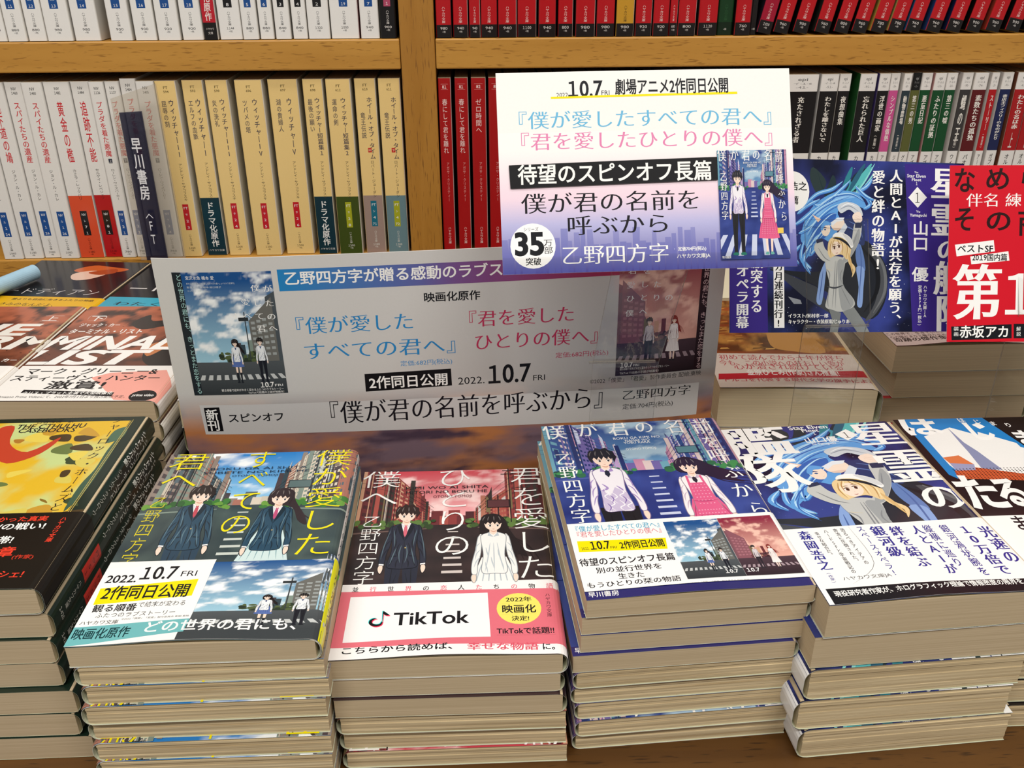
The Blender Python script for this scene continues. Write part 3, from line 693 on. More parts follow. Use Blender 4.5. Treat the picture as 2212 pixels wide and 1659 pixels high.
PG['c5']=[
('t','艦',-1.8,35.4,144.2,36.3,'#f6f6f4','mb'),
('t','隊',-5.1,29.8,108.1,39.6,'#f6f6f4','mb'),
('t','星',74.9,102.2,143.0,25.2,'#f6f6f4','mb'),
('t','霊',74.6,107.6,107.8,33.4,'#f6f6f4','mb'),
('t','の',81.7,103.7,76.6,23.8,'#f6f6f4','mb'),
('t','The',49.7,54.7,158.5,3.2,'#f6f6f4','m'),
('t','Star Elven',40.3,63.6,154.7,4.2,'#f6f6f4','m'),
('t','Fleet',46.7,56.7,150.8,3.6,'#f6f6f4','m'),
('t','1',52.2,53.8,146.8,2.5,'#f6f6f4','m'),
('t','山口優',44.1,63.5,139.8,5.9,'#f6f6f4','b'),
('t','Yu Yamaguchi',46.6,60.9,135.3,2.0,'#f6f6f4','m'),
['p','#f6f6f4',[73.2,150.0,77.4,142.9,69.1,137.2,64.4,144.8]],
('t','1',69.2,72.3,143.4,6.5,'#14161c','m'),
]
PG['b5']=[
['p','#14161c',[2.4,10.5,94.7,8.4,91.0,-1.9,2.3,-0.0]],
('v','森岡浩之',53.9,23.4,8.8,5.7,'#2f2d8c','mb'),
('v','(作家)',21.8,13.8,8.4,2.0,'#2f2d8c','m'),
('v','幸せな結合だ。',52.4,32.7,15.2,2.1,'#14161c','m'),
('v','ハードSFと宇宙戦記の',53.8,19.7,20.1,2.1,'#14161c','m'),
('v','奔流に圧倒された。',54.2,26.6,25.2,2.1,'#14161c','m'),
('v','恐るべきアイデアの',54.1,25.4,28.8,2.1,'#14161c','m'),
('v','スペースオペラ!',55.0,15.5,37.8,3.6,'#2f2d8c','m'),
('v','銀河級',54.1,29.6,45.7,6.6,'#2f2d8c','mb'),
('v','絆を結ぶ',53.1,20.3,54.7,6.1,'#2f2d8c','mb'),
('v','人とAIが',52.6,14.2,65.0,5.4,'#2f2d8c','mb'),
('v','縦横に巡り',52.5,19.4,70.7,4.2,'#2f2d8c','m'),
('v','銀河渦状腕を',51.8,11.9,79.0,4.2,'#2f2d8c','m'),
('v','10万倍で',50.3,11.6,88.5,6.5,'#2f2d8c','mb'),
('v','光速の',48.6,19.8,98.0,6.5,'#2f2d8c','mb'),
('t','ハヤカワ文庫JA',13.0,35.7,16.5,2.7,'#14161c',''),
('t','現役研究者作家が、ホログラフィック理論で情報密度の限界を',5.0,92.9,6.7,3.8,'#f6f6f4','b'),
['l','#14161c',0.2,[32.8,55.1,32.2,25.9,15.9,12.2]],
]
PG['white']=[
('t','2022.',29.8,36.1,88.4,2.2,'#14161c',''),
('t','10.7',35.4,52.5,91.3,7.7,'#14161c','b'),
('t','FRI',52.1,56.4,89.1,2.3,'#14161c',''),
['p','#f6e400',[26.9,87.6,120.8,88.5,120.9,87.3,27.0,86.6]],
('t','劇場アニメ2作同日公開',59.2,116.5,91.9,7.4,'#14161c','b'),
('t','『僕が愛したすべての君へ』',4.6,143.8,76.1,8.7,'#6db9e0','m'),
('t','『君を愛したひとりの僕へ』',5.4,143.8,65.5,8.7,'#e386b4','m'),
['p','#101014',[4.8,53.9,109.0,55.7,108.9,44.1,5.2,42.3]],
('t','待望のスピンオフ長篇',9.3,106.0,49.1,9.4,'#f6f6f4','b'),
('t','僕が君の名前を',10.5,99.9,34.8,10.0,'#15141c','m'),
('t','呼ぶから',32.5,84.1,23.4,9.8,'#15141c','m'),
['e','#fbfbfb',15.3,13.8,11.2,11.2],
('t','シリーズ',10.9,18.3,22.1,2.0,'#14161c',''),
('t','35',6.4,20.6,14.9,10.8,'#14161c','bb'),
('t','万',20.6,25.0,15.2,3.5,'#14161c',''),
('t','部',20.7,25.0,11.5,3.5,'#14161c',''),
('t','突破',11.5,19.0,6.1,3.6,'#14161c','b'),
('t','乙野四方字',29.4,82.9,8.7,9.3,'#f6f6f4','m'),
('t','・',84.9,86.6,10.3,1.3,'#f6f6f4',''),
('t','定価704円(税込)',87.6,101.8,10.3,2.0,'#f6f6f4','b'),
('t','ハヤカワ文庫JA',86.8,103.6,6.7,2.2,'#f6f6f4','b'),
]
PG['blue']=[
['p','#3b2a85',[-0.4,38.3,22.8,39.4,23.5,-0.2,0.5,-0.3]],
['p','#3b2a85',[109.1,98.9,139.2,99.2,140.6,-0.2,115.2,0.2]],
['p','#3b2a85',[139.2,99.2,174.8,99.1,175.5,-1.1,140.6,-0.2]],
('v','人間とAIが共存を願う、',95.3,3.2,103.7,7.9,'#f6f6f4','mb'),
('v','愛と絆の物語!',94.6,36.1,92.3,7.8,'#f6f6f4','mb'),
('v','激突する',44.9,11.5,16.4,6.9,'#f6f6f4','mb'),
('v','オペラ開幕',38.8,2.7,7.8,7.3,'#f6f6f4','mb'),
['p','#f6f6f4',[26.5,48.7,33.1,48.8,33.7,2.8,27.3,2.8]],
('v','5カ月連続刊行!',45.9,3.0,30.0,5.0,'#14161c','mb'),
('t','The',115.4,117.8,94.1,1.0,'#f6f6f4','m'),
('t','Star Elven',110.7,122.8,92.0,1.9,'#f6f6f4','m'),
('t','Fleet',113.7,119.7,89.8,1.7,'#f6f6f4','m'),
('t','1',116.4,117.5,87.5,1.7,'#f6f6f4','m'),
['p','#f6f6f4',[117.4,85.6,123.7,79.5,117.8,73.3,111.6,79.2]],
('t','1',116.1,119.1,79.2,6.1,'#14161c','m'),
('t','Yu',116.8,119.4,71.1,1.3,'#f6f6f4','m'),
('t','Yamaguchi',112.8,123.7,69.0,1.7,'#f6f6f4','m'),
('v','山口 優',65.4,30.0,119.9,10.0,'#f6f6f4','b'),
('v','ハヤカワ文庫JA',27.6,8.4,123.3,2.3,'#f6f6f4','m'),
('v','定価1078円(税込)',27.6,3.1,119.9,2.3,'#f6f6f4','m'),
('t','星',126.6,147.9,88.1,18.1,'#f6f6f4','mb'),
('t','霊',126.9,148.2,66.6,19.2,'#f6f6f4','mb'),
('t','の',130.8,146.9,48.9,13.5,'#f6f6f4','mb'),
('t','艦',129.5,150.9,32.0,19.3,'#f6f6f4','mb'),
('t','隊',130.8,152.3,11.2,21.3,'#f6f6f4','mb'),
['e','#f6f6f4',38.1,81.3,10.5,11.6],
('t','浩之',36.1,47.1,84.4,4.8,'#14161c','b'),
('t','薦',37.1,41.9,76.3,4.6,'#14161c','b'),
('t','イラスト/米村孝一郎',36.0,61.1,9.7,2.4,'#f6f6f4','mb'),
('t','キャラクター・衣装原案/じゅりあ',36.0,74.5,6.3,2.5,'#f6f6f4','mb'),
]
PG['space']=[
['b','#20242c',[24.3,36.6,41.4,32.0,59.7,23.7,85.6,7.5,96.9,17.1,98.3,36.1,90.3,49.3,80.0,53.0,59.6,35.9]],
['b','#4a4d52',[86.2,49.3,95.6,41.8,98.4,24.7,91.8,11.3,84.6,6.6,90.7,17.1,92.6,30.4]],
['l','#6a6d70',2,[88.3,49.3,96.2,38.0,96.9,23.7,89.7,11.3]],
['l','#15171c',3,[82.1,49.3,91.5,38.0,91.7,23.7,83.5,11.4]],
['p','#3d4148',[23.3,38.7,53.6,26.5,68.0,7.6,45.5,20.8,31.4,32.0]],
['p','#8a8f96',[35.9,20.8,43.5,18.9,44.5,16.6,39.5,16.6]],
['b','#2b3a3c',[51.0,95.5,59.2,87.3,54.2,79.8,49.1,89.0]],
['b','#22343a',[53.1,95.6,58.2,82.7,63.2,91.2,65.3,85.6,59.3,77.1]],
['b','#1d2f3a',[76.5,91.5,85.7,96.4,88.3,98.3,79.7,83.1,69.5,77.3]],
['l','#57b5b8',2.2,[88.3,96.5,83.7,89.8,77.6,81.2]],
['l','#3f97a4',1.6,[71.4,90.4,74.5,85.8,69.5,79.2]],
['l','#8ad4d2',1,[89.8,98.4,82.7,86.9,74.6,77.4]],
['l','#57b5b8',3,[87.8,98.3,79.6,87.8,71.5,79.2]],
['l','#2f7f8c',3,[75.4,96.1,72.4,88.6,68.4,81.0]],
['l','#8ad4d2',1.2,[89.9,93.7,82.7,84.1,74.6,76.4]],
['l','#2a5f78',3,[83.6,98.2,77.6,88.7,72.5,80.2]],
['b','#5f7db8',[80.0,53.0,83.1,45.5,84.3,36.0,80.1,37.0,78.0,45.4]],
['b','#86a4da',[78.6,37.9,83.7,37.0,83.3,26.6,82.4,15.2,79.3,16.1,80.2,26.5]],
['l','#4a66a4',0.7,[80.5,51.1,81.6,43.6,81.7,37.0,81.0,26.5,80.8,17.1]],
['b','#86a4da',[55.6,34.0,59.6,41.5,58.7,28.4,56.7,16.6,53.6,18.0,54.6,26.5]],
['l','#4a66a4',0.6,[57.6,35.9,56.4,26.5,55.2,18.5]],
['b','#2a3766',[66.5,64.1,77.8,67.1,83.0,62.5,83.6,51.2,77.9,53.0,71.7,57.6]],
['l','#5f78b4',0.6,[69.6,62.3,76.8,59.6,81.5,53.0]],
['l','#5f78b4',0.6,[73.7,64.7,79.9,61.5,82.5,54.9]],
['b','#5f9ede',[43.3,54.5,48.2,69.4,58.3,78.5,70.4,82.5,80.7,79.4,84.9,71.9,78.7,73.7,70.5,73.6,66.5,69.7,68.6,64.2,65.6,57.5,61.5,52.8,56.4,54.6,52.4,49.0,45.4,41.4,47.3,48.9]],
['b','#3464b4',[49.3,54.5,53.3,63.0,60.4,68.7,65.5,68.8,63.5,62.2,58.4,54.6,53.4,54.6]],
['b','#82b8ec',[51.2,70.4,59.3,76.6,69.4,80.1,77.7,78.8,69.5,77.1,61.3,73.4,54.3,67.7]],
['l','#5f9ede',2.6,[45.3,52.6,43.9,43.3,49.5,36.8,45.4,39.5]],
['l','#b4dcf8',0.6,[45.6,53.1,44.1,43.7,49.8,37.2,45.7,40.0]],
['l','#3464b4',0.5,[45.9,51.7,44.5,42.3,50.1,35.8,46.0,38.6]],
['l','#5f9ede',2.6,[49.2,77.8,53.2,73.3,61.3,77.1,69.4,83.8,74.5,88.6]],
['l','#b4dcf8',0.6,[49.5,78.3,53.5,73.7,61.6,77.6,69.7,84.3,74.8,89.1]],
['l','#3464b4',0.5,[49.8,76.9,53.8,72.3,61.9,76.2,70.0,82.9,75.1,87.7]],
['l','#5f9ede',2.6,[39.2,61.9,45.2,65.7,51.2,70.4,59.3,75.2]],
['l','#b4dcf8',0.6,[39.5,62.3,45.5,66.1,51.5,70.9,59.6,75.7]],
['l','#3464b4',0.5,[39.8,60.9,45.8,64.7,51.8,69.5,59.9,74.3]],
['l','#5f9ede',2.6,[79.7,82.2,84.8,85.1,88.4,89.9]],
['l','#b4dcf8',0.6,[80.0,82.7,85.1,85.6,88.7,90.4]],
['l','#3464b4',0.5,[80.3,81.2,85.4,84.2,89.0,89.0]],
['l','#5f9ede',2.6,[42.2,57.2,49.3,61.1,54.3,66.7]],
['l','#b4dcf8',0.6,[42.5,57.7,49.6,61.5,54.6,67.2]],
['l','#3464b4',0.5,[42.9,56.3,49.9,60.1,54.9,65.8]],
['l','#5f9ede',2.6,[82.9,71.9,87.0,74.8,83.8,79.4,75.6,81.6]],
['l','#b4dcf8',0.6,[83.2,72.4,87.3,75.3,84.1,79.9,75.9,82.1]],
['l','#3464b4',0.5,[83.5,71.0,87.6,73.9,84.5,78.5,76.2,80.7]],
['l','#5f9ede',2.6,[77.6,84.9,83.8,79.4,89.5,77.2]],
['l','#b4dcf8',0.6,[77.9,85.4,84.1,79.9,89.8,77.7]],
['l','#3464b4',0.5,[78.2,84.0,84.5,78.5,90.2,76.3]],
['l','#5f9ede',2.6,[54.4,50.9,49.4,45.2,50.9,52.7,58.4,58.9]],
['l','#b4dcf8',0.6,[54.7,51.3,49.7,45.7,51.2,53.2,58.7,59.3]],
['l','#3464b4',0.5,[55.0,49.9,50.0,44.3,51.5,51.8,59.0,57.9]],
['l','#5f9ede',2.6,[41.2,68.4,47.2,73.1,55.2,77.0]],
['l','#b4dcf8',0.6,[41.5,68.9,47.5,73.6,55.5,77.5]],
['l','#3464b4',0.5,[41.8,67.5,47.8,72.2,55.8,76.1]],
['l','#5f9ede',2.6,[45.2,73.1,53.2,79.8,62.3,82.8,69.4,87.6]],
['l','#b4dcf8',0.6,[45.5,73.6,53.5,80.2,62.6,83.2,69.7,88.0]],
['l','#3464b4',0.5,[45.8,72.2,53.8,78.9,62.9,81.8,70.0,86.7]],
['l','#5f9ede',2.6,[48.4,48.9,45.4,41.4,49.5,34.0]],
['l','#b4dcf8',0.6,[48.7,49.4,45.7,41.9,49.8,34.4]],
['l','#3464b4',0.5,[49.0,48.0,46.0,40.5,50.1,33.0]],
['l','#5f9ede',2.6,[43.3,50.7,39.3,45.1,42.4,39.5]],
['l','#b4dcf8',0.6,[43.6,51.2,39.6,45.6,42.7,40.0]],
['l','#3464b4',0.5,[43.9,49.8,39.9,44.2,43.0,38.6]],
['l','#b4dcf8',0.55,[45.2,60.1,51.2,68.6,61.3,75.3,73.5,79.7]],
['l','#3464b4',0.55,[46.0,59.3,52.0,67.8,62.1,74.5,74.3,79.0]],
['l','#b4dcf8',0.55,[47.3,56.4,53.3,64.9,62.4,72.5,74.6,76.9]],
['l','#3464b4',0.55,[48.0,55.6,54.0,64.1,63.1,71.7,75.3,76.2]],
['l','#b4dcf8',0.55,[49.3,52.7,54.3,61.1,61.4,67.8,65.5,69.3]],
['l','#3464b4',0.55,[50.1,51.9,55.1,60.4,62.1,67.1,66.2,68.5]],
['l','#b4dcf8',0.55,[51.4,50.8,56.4,58.4,62.4,64.1]],
['l','#3464b4',0.55,[52.1,50.1,57.1,57.6,63.2,63.3]],
['l','#b4dcf8',0.55,[46.8,48.9,51.3,57.4,57.4,64.0]],
['l','#3464b4',0.55,[47.6,48.2,52.0,56.6,58.1,63.2]],
['l','#b4dcf8',0.55,[54.2,73.3,63.3,79.0,74.6,80.7,82.8,76.6]],
['l','#3464b4',0.55,[55.0,72.5,64.1,78.3,75.3,79.9,83.6,75.9]],
['l','#b4dcf8',0.55,[55.4,54.6,60.4,60.3,64.5,65.0]],
['l','#3464b4',0.55,[56.1,53.9,61.2,59.5,65.2,64.3]],
['l','#b4dcf8',0.55,[45.4,45.2,49.4,50.8,55.4,56.5]],
['l','#3464b4',0.55,[46.1,44.4,50.1,50.1,56.1,55.7]],
['p','#e9c9b5',[50.4,68.4,56.1,65.6,54.1,63.8]],
['l','#c49a86',0.3,[51.5,67.4,54.5,65.1]],
['b','#efdccb',[56.2,60.2,58.4,64.0,61.0,62.9,61.9,59.4,60.1,56.2,57.4,56.5]],
['l','#26386c',0.6,[57.4,60.4,58.4,61.0,59.6,60.7]],
['e','#3a5a8c',58.6,59.7,0.6,0.5],
['l','#b07868',0.3,[60.1,57.5,60.7,57.9]],
['b','#5f9ede',[55.8,60.6,58.4,64.7,62.2,63.3,60.6,62.2,58.4,61.8,57.0,59.1]],
['b','#efdccb',[62.3,62.2,65.5,65.5,69.6,66.0,70.8,63.2,68.6,60.4,64.5,59.4]],
['b','#e0c4b4',[63.5,60.3,68.6,60.8,66.6,59.2]],
['p','#dfe6ee',[62.0,63.7,66.3,66.7,70.8,66.8,69.6,64.9,65.9,64.3,63.3,61.8]],
['p','#cfd8e4',[68.6,60.4,71.1,63.7,72.7,61.4,70.3,57.6,66.6,57.9]],
['b','#c9d0d8',[66.4,73.5,72.6,75.9,79.8,73.7,82.4,68.1,77.8,69.0,73.6,71.5,68.5,69.3]],
['l','#8d96a4',0.6,[68.0,71.5,73.6,73.6,79.8,70.4]],
['l','#f0f4f8',0.5,[68.5,72.8,73.1,74.9,78.7,73.1]],
['b','#f0dccd',[76.3,68.8,80.3,70.2,82.1,65.5,78.8,63.5,76.1,66.0]],
['l','#c8a090',0.35,[77.8,68.2,81.1,67.0]],
['l','#c8a090',0.35,[77.4,67.3,80.7,65.8]],
['b','#c2c4c2',[53.4,52.7,51.9,48.0,57.5,41.5,64.2,41.1,61.6,45.8,58.5,49.0,56.6,53.9]],
['b','#c2c4c2',[77.1,63.1,81.6,63.2,80.2,53.0,72.9,41.2,68.3,41.1,74.8,51.1]],
['b','#c2c4c2',[59.1,41.5,63.6,44.2,69.8,43.5,71.3,39.7,69.9,28.4,77.2,19.0,76.7,14.7,69.0,11.9,59.8,14.2,59.8,19.0,61.7,27.4,59.6,35.9]],
['b','#9ea2a4',[66.7,41.6,71.0,40.7,70.1,28.4,76.8,19.0,75.2,14.2,70.0,12.8,67.9,20.8,67.0,30.3]],
['b','#9ea2a4',[74.8,50.6,79.9,60.6,80.0,53.0,73.4,42.1,69.8,41.6]],
['p','#2c3350',[77.6,64.0,81.9,64.1,81.5,61.0,77.4,60.9]],
['p','#2c3350',[53.0,53.8,57.0,54.6,57.4,52.8,53.4,51.6]],
['l','#85888c',0.55,[65.2,41.6,64.6,28.4,63.4,14.2]],
['l','#85888c',0.55,[66.2,41.6,65.8,28.4,65.4,13.8]],
['l','#85888c',0.55,[54.4,49.0,58.5,43.4,62.1,41.5]],
['l','#85888c',0.55,[78.9,57.7,75.9,50.1,71.6,43.0]],
['l','#85888c',0.55,[68.9,26.5,72.0,20.8,75.2,15.2]],
['l','#85888c',0.55,[61.3,26.5,60.6,19.0,61.0,14.7]],
['l','#85888c',0.55,[59.6,36.8,61.7,34.0,61.3,29.3]],
['l','#85888c',0.55,[69.8,36.9,68.3,33.1,69.4,28.9]],
['l','#3c4048',1,[59.9,26.9,65.0,25.9,70.5,27.5]],
['l','#e6c860',0.5,[60.2,36.8,63.7,35.9]],
['b','#e8cc98',[60.3,47.2,61.1,53.3,65.1,56.0,71.2,55.5,74.8,51.1,74.7,45.4,72.4,42.4,70.0,44.8,67.7,45.4,63.8,44.2,61.8,43.4]],
['l','#e8cc98',2,[72.4,47.3,74.5,40.7,77.2,36.9,75.8,32.2]],
['l','#d8b478',1.4,[73.4,46.3,74.9,40.7,76.2,34.1]],
['b','#f5dfce',[62.2,50.0,64.4,52.8,68.3,51.9,69.3,48.9,67.9,46.1,65.3,44.8,63.2,46.3]],
['l','#b88c50',0.45,[63.0,53.3,61.8,49.1,62.6,44.2]],
['l','#f6e4b8',0.4,[63.7,53.1,62.4,48.9,63.2,44.0]],
['l','#b88c50',0.45,[64.6,54.2,63.4,51.4,63.2,48.1]],
['l','#f6e4b8',0.4,[65.2,54.1,64.0,51.2,63.8,47.9]],
['l','#b88c50',0.45,[67.6,54.3,69.7,51.0,69.8,45.4]],
['l','#f6e4b8',0.4,[68.2,54.1,70.3,50.8,70.4,45.2]],
['l','#b88c50',0.45,[70.9,52.9,72.8,49.2,72.0,43.0]],
['l','#f6e4b8',0.4,[71.5,52.7,73.4,49.0,72.7,42.9]],
['l','#b88c50',0.45,[66.4,54.3,67.2,52.4,68.7,51.0]],
['l','#f6e4b8',0.4,[67.0,54.1,67.9,52.2,69.3,50.8]],
['e','#fbf8f4',64.4,49.1,0.9,0.8],
['e','#7a4a2c',64.5,49.1,0.6,0.8],
['e','#1c1210',64.5,49.1,0.3,0.4],
['l','#4a3020',0.5,[63.4,49.7,64.4,50.1,65.4,49.8]],
['l','#8a6438',0.35,[63.5,50.9,64.5,51.2,65.4,51.1]],
['e','#fbf8f4',67.3,49.9,0.9,0.8],
['e','#7a4a2c',67.4,49.9,0.6,0.8],
['e','#1c1210',67.4,49.9,0.3,0.4],
['l','#4a3020',0.5,[66.2,50.5,67.2,50.9,68.3,50.6]],
['l','#8a6438',0.35,[66.3,51.7,67.3,52.0,68.3,51.8]],
['l','#b06058',0.4,[65.4,46.3,66.1,46.1,66.8,46.5]],
['l','#d0a088',0.3,[66.3,48.0,65.8,47.4]],
['b','#f4f4f2',[63.3,55.3,65.0,57.7,69.6,58.0,74.8,55.0,76.5,50.6,74.9,49.2,71.5,52.5,67.4,54.4]],
['b','#d4d6d8',[69.6,57.6,74.8,54.8,76.3,50.6,74.3,51.1,71.7,54.3]],
['l','#1c1f28',1.6,[63.5,54.9,68.1,54.4,72.4,51.8,75.1,48.6]],
['l','#c8a84c',0.4,[64.0,55.5,68.6,55.0,72.8,52.6]],
['p','#7a7f80',[61.3,13.8,69.0,11.4,67.1,0.0,61.9,0.1,63.4,7.6]],
['p','#84898a',[70.1,11.9,77.2,14.7,83.5,6.6,87.2,0.1,79.4,0.1]],
]
PG['red']=[
('t','な',2.4,14.4,91.8,13.7,'#2a1012','b'),
('t','め',20.3,34.2,92.6,12.7,'#2a1012','b'),
('t','ら',39.2,52.1,92.6,12.7,'#2a1012','b'),
('t','そ',2.8,14.8,69.9,13.7,'#2a1012','b'),
('t','の',20.9,35.6,68.9,11.9,'#2a1012','b'),
('t','商',39.3,53.2,67.9,14.6,'#2a1012','b'),
('t','伴名 練',9.8,40.9,80.5,7.5,'#f6f6f4','m'),
['p','#f6f6f4',[3.6,55.3,25.7,57.8,26.5,51.5,4.7,48.7]],
('t','ベストSF',5.1,25.3,53.1,4.6,'#14161c','b'),
['p','#f6f6f4',[12.5,48.6,34.2,51.5,34.9,46.2,13.2,44.2]],
('t','2019国内篇',13.7,33.6,48.1,3.9,'#14161c','b'),
('t','第1位',3.7,78.7,28.5,30.4,'#f6f6f4','mb'),
['p','#14161c',[2.4,8.8,37.0,10.0,37.2,1.9,2.8,0.9]],
('t','装',3.8,6.7,7.5,2.4,'#f6f6f4',''),
('t','画',3.9,6.7,4.5,2.4,'#f6f6f4',''),
('t','赤坂アカ',7.4,35.7,5.8,6.7,'#f6f6f4','b'),
['p','#14161c',[38.2,10.2,79.2,10.1,79.4,1.7,38.4,1.9]],
('t','解',39.8,42.3,7.3,2.4,'#f6f6f4',''),
('t','説',39.9,42.4,4.4,2.4,'#f6f6f4',''),
]
PG['banner']=[
('v','どの世界の君にも、きっとまた恋をする',115.8,40.4,13.7,3.1,'#a9d6d4',''),
('t','乙野四方字が贈る感動のラブストーリー、映画化',72.4,267.0,111.9,7.8,'#f6f6f4','b'),
('t','『僕が愛した',68.4,143.2,82.5,10.6,'#2a86c4','m'),
('t','すべての君へ』',77.6,174.5,66.0,10.9,'#2a86c4','m'),
['p','#c9c8c8',[11.8,32.7,318.9,28.4,319.0,5.2,12.4,12.4]],
['p','#101014',[14.1,30.7,23.4,31.0,23.5,14.4,14.2,14.5]],
('t','新',14.9,21.8,26.0,7.1,'#f6f6f4','b'),
('t','刊',14.6,21.7,18.6,7.2,'#f6f6f4','b'),
('t','スピンオフ',27.6,61.2,23.3,6.0,'#14161c','b'),
('t','映画化原作',149.8,182.3,96.8,5.7,'#14161c','b'),
('t','『君を愛した',168.9,238.1,81.7,10.2,'#c0335c','m'),
('t','ひとりの僕へ』',177.9,259.0,66.7,10.5,'#c0335c','m'),
('t','定価:682円(税込)',226.9,259.4,54.8,3.6,'#c0335c',''),
('t','定価:682円(税込)',133.6,164.5,55.2,3.5,'#2a86c4',''),
['p','#101014',[111.8,49.4,163.4,50.1,163.6,38.6,111.6,37.5]],
('t','2作同日公開',114.2,161.3,43.3,8.0,'#f6f6f4','b'),
('t','2022.',167.4,183.5,41.3,4.8,'#14161c',''),
('t','10.7',185.4,211.2,44.5,12.0,'#14161c','b'),
('t','FRI',213.0,220.7,40.5,3.8,'#14161c',''),
('t','『僕が君の名前を呼ぶから』',81.1,264.8,24.0,15.5,'#15141c','m'),
('t','乙野四方字',269.3,313.8,24.1,6.9,'#14161c','m'),
('t','定価:704円(税込)',269.8,302.7,15.8,3.8,'#14161c',''),
('t','©2022「僕愛」「君愛」製作委員会 配給:東映',248.6,319.5,35.3,3.3,'#14161c',''),
('v','どの世界の君にも、きっとまた恋をする',115.3,38.6,317.4,3.6,'#e8c8cc',''),
]
PG['ct']=[
('t','下',9.2,20.5,133.3,10.4,'#f6f6f4',''),
('t','ジャック・カー',7.4,36.9,120.6,6.0,'#f6f6f4','b'),
('t','ターミナル・リスト',5.0,57.8,108.7,8.3,'#f6f6f4','b'),
('t','MINAL',-0.9,89.2,88.7,21.9,'#f6f6f4','bb'),
('t','LIST',-6.3,71.2,64.3,21.5,'#f6f6f4','bb'),
['l','#f6f6f4',0.3,[8.8,129.4,19.7,128.7,19.8,137.9,8.7,138.5,8.8,129.4]],
]
PG['bt']=[
['p','#f0a89c',[62.2,39.2,97.4,43.2,106.6,25.1,105.7,-2.1,79.0,1.2,65.4,18.1,52.5,32.0]],
('t','マーク・グリーニー&',6.4,92.3,41.4,9.3,'#14161c','b'),
('t','スティーヴン・ハンター',1.5,97.3,31.5,8.2,'#14161c','b'),
('t','激賞!',28.9,66.1,21.4,11.4,'#14161c','b'),
['p','#14161c',[17.5,15.0,75.8,11.0,75.9,5.9,17.5,10.3]],
('t','クリス・プラット主演で大型映像化',18.6,75.0,10.4,4.0,'#f6f6f4','b'),
('t','Amazon Prime Videoにて、2022年7月1日より独占配信予定。',6.2,86.5,5.3,3.6,'#14161c',''),
['e','#14161c',94.9,6.5,8.2,7.7],
('t','prime video',88.6,101.5,7.4,3.3,'#f6f6f4','b'),
]
PG['c0']=[
('v','シャーロック・ホームズと',159.0,60.7,87.8,6.2,'#14161c','m'),
('t','ジェイムズ・ラヴグローヴ',25.7,78.0,159.0,5.1,'#14161c',''),
('t','日暮雅通・訳',41.0,62.4,154.4,3.4,'#14161c',''),
('t','THE CTHULHU',32.0,71.0,149.2,5.0,'#14161c','b'),
('t','CASEBOOKS',34.8,66.9,144.4,4.9,'#14161c','b'),
]
PG['b0']=[
('t','かった真実',64.2,88.2,53.8,4.3,'#e8402c','b'),
('t','/の戦い!',67.0,89.6,47.6,5.4,'#f6f6f4','b'),
('t','帯!',72.1,79.0,36.6,5.9,'#f6f6f4','b'),
('t','章',76.5,83.7,27.1,7.5,'#e8402c','b'),
('t','(作家)',84.5,94.3,23.0,3.1,'#e8402c',''),
('t','シェ!',84.0,95.1,10.3,5.3,'#e8402c','b'),
('v','ハヤカワ文庫',54.6,34.1,96.0,2.9,'#e8402c','b'),
]
PG['c6']=[
('t','は',1.0,23.7,148.1,20.8,'#f6f6f4','bb'),
('t','じ',37.0,53.0,141.3,21.8,'#f6f6f4','bb'),
('t','ま',61.8,76.1,132.1,17.0,'#f6f6f4','bb'),
('t','た',2.5,23.9,77.0,32.5,'#f6f6f4','bb'),
('t','る',21.7,38.5,76.2,27.8,'#f6f6f4','bb'),
('t','は',39.0,43.2,154.7,5.2,'#f6f6f4','b'),
('t','じ',47.8,51.9,152.4,5.1,'#f6f6f4','b'),
('t','ま',56.2,60.3,149.7,5.1,'#f6f6f4','b'),
('t','り',64.4,68.5,147.3,5.1,'#f6f6f4','b'),
]
PG['b6']=[
('t','ま',15.1,23.4,47.5,12.4,'#14161c','b'),
]
PG['br']=[
('t','初めて読んでから十年が経ち',7.3,93.4,47.6,8.7,'#c04a58','m'),
('t','今も、この小説への狂おしい愛が',6.0,91.1,38.3,9.0,'#c04a58','m'),
('t','心が潰され続けている',14.8,88.9,32.5,9.8,'#c04a58','m'),
['p','#c01f30',[2.6,20.5,108.9,28.2,106.6,17.7,1.1,11.8]],
('t','金原ひとみ(作家)さん推薦!',21.8,83.2,23.0,8.6,'#f6f6f4','b'),
('t','トルコを代表する現代文学の旗手による',3.7,104.5,11.4,5.4,'#c04a58','m'),
]
PG['br2']=[
('t','この世界で、生きていく。',0.3,42.2,19.6,4.2,'#5a3f3c','m'),
('t','心の陽だまりと繋がりをめぐる',1.3,47.4,14.4,4.1,'#5a3f3c','m'),
('t','奇跡の傑作集',2.2,39.2,9.2,6.4,'#3a2624','mb'),
]
PG['bk']=[
('t','きみのなんだよ、',24.8,75.2,48.6,6.4,'#14161c','m'),
('t','誰よりも自由に生きるふたりの物語',29.5,98.9,59.9,4.0,'#14161c','n'),
('t','ードディアン',11.3,93.4,79.5,13.8,'#e8e4e4','n'),
]
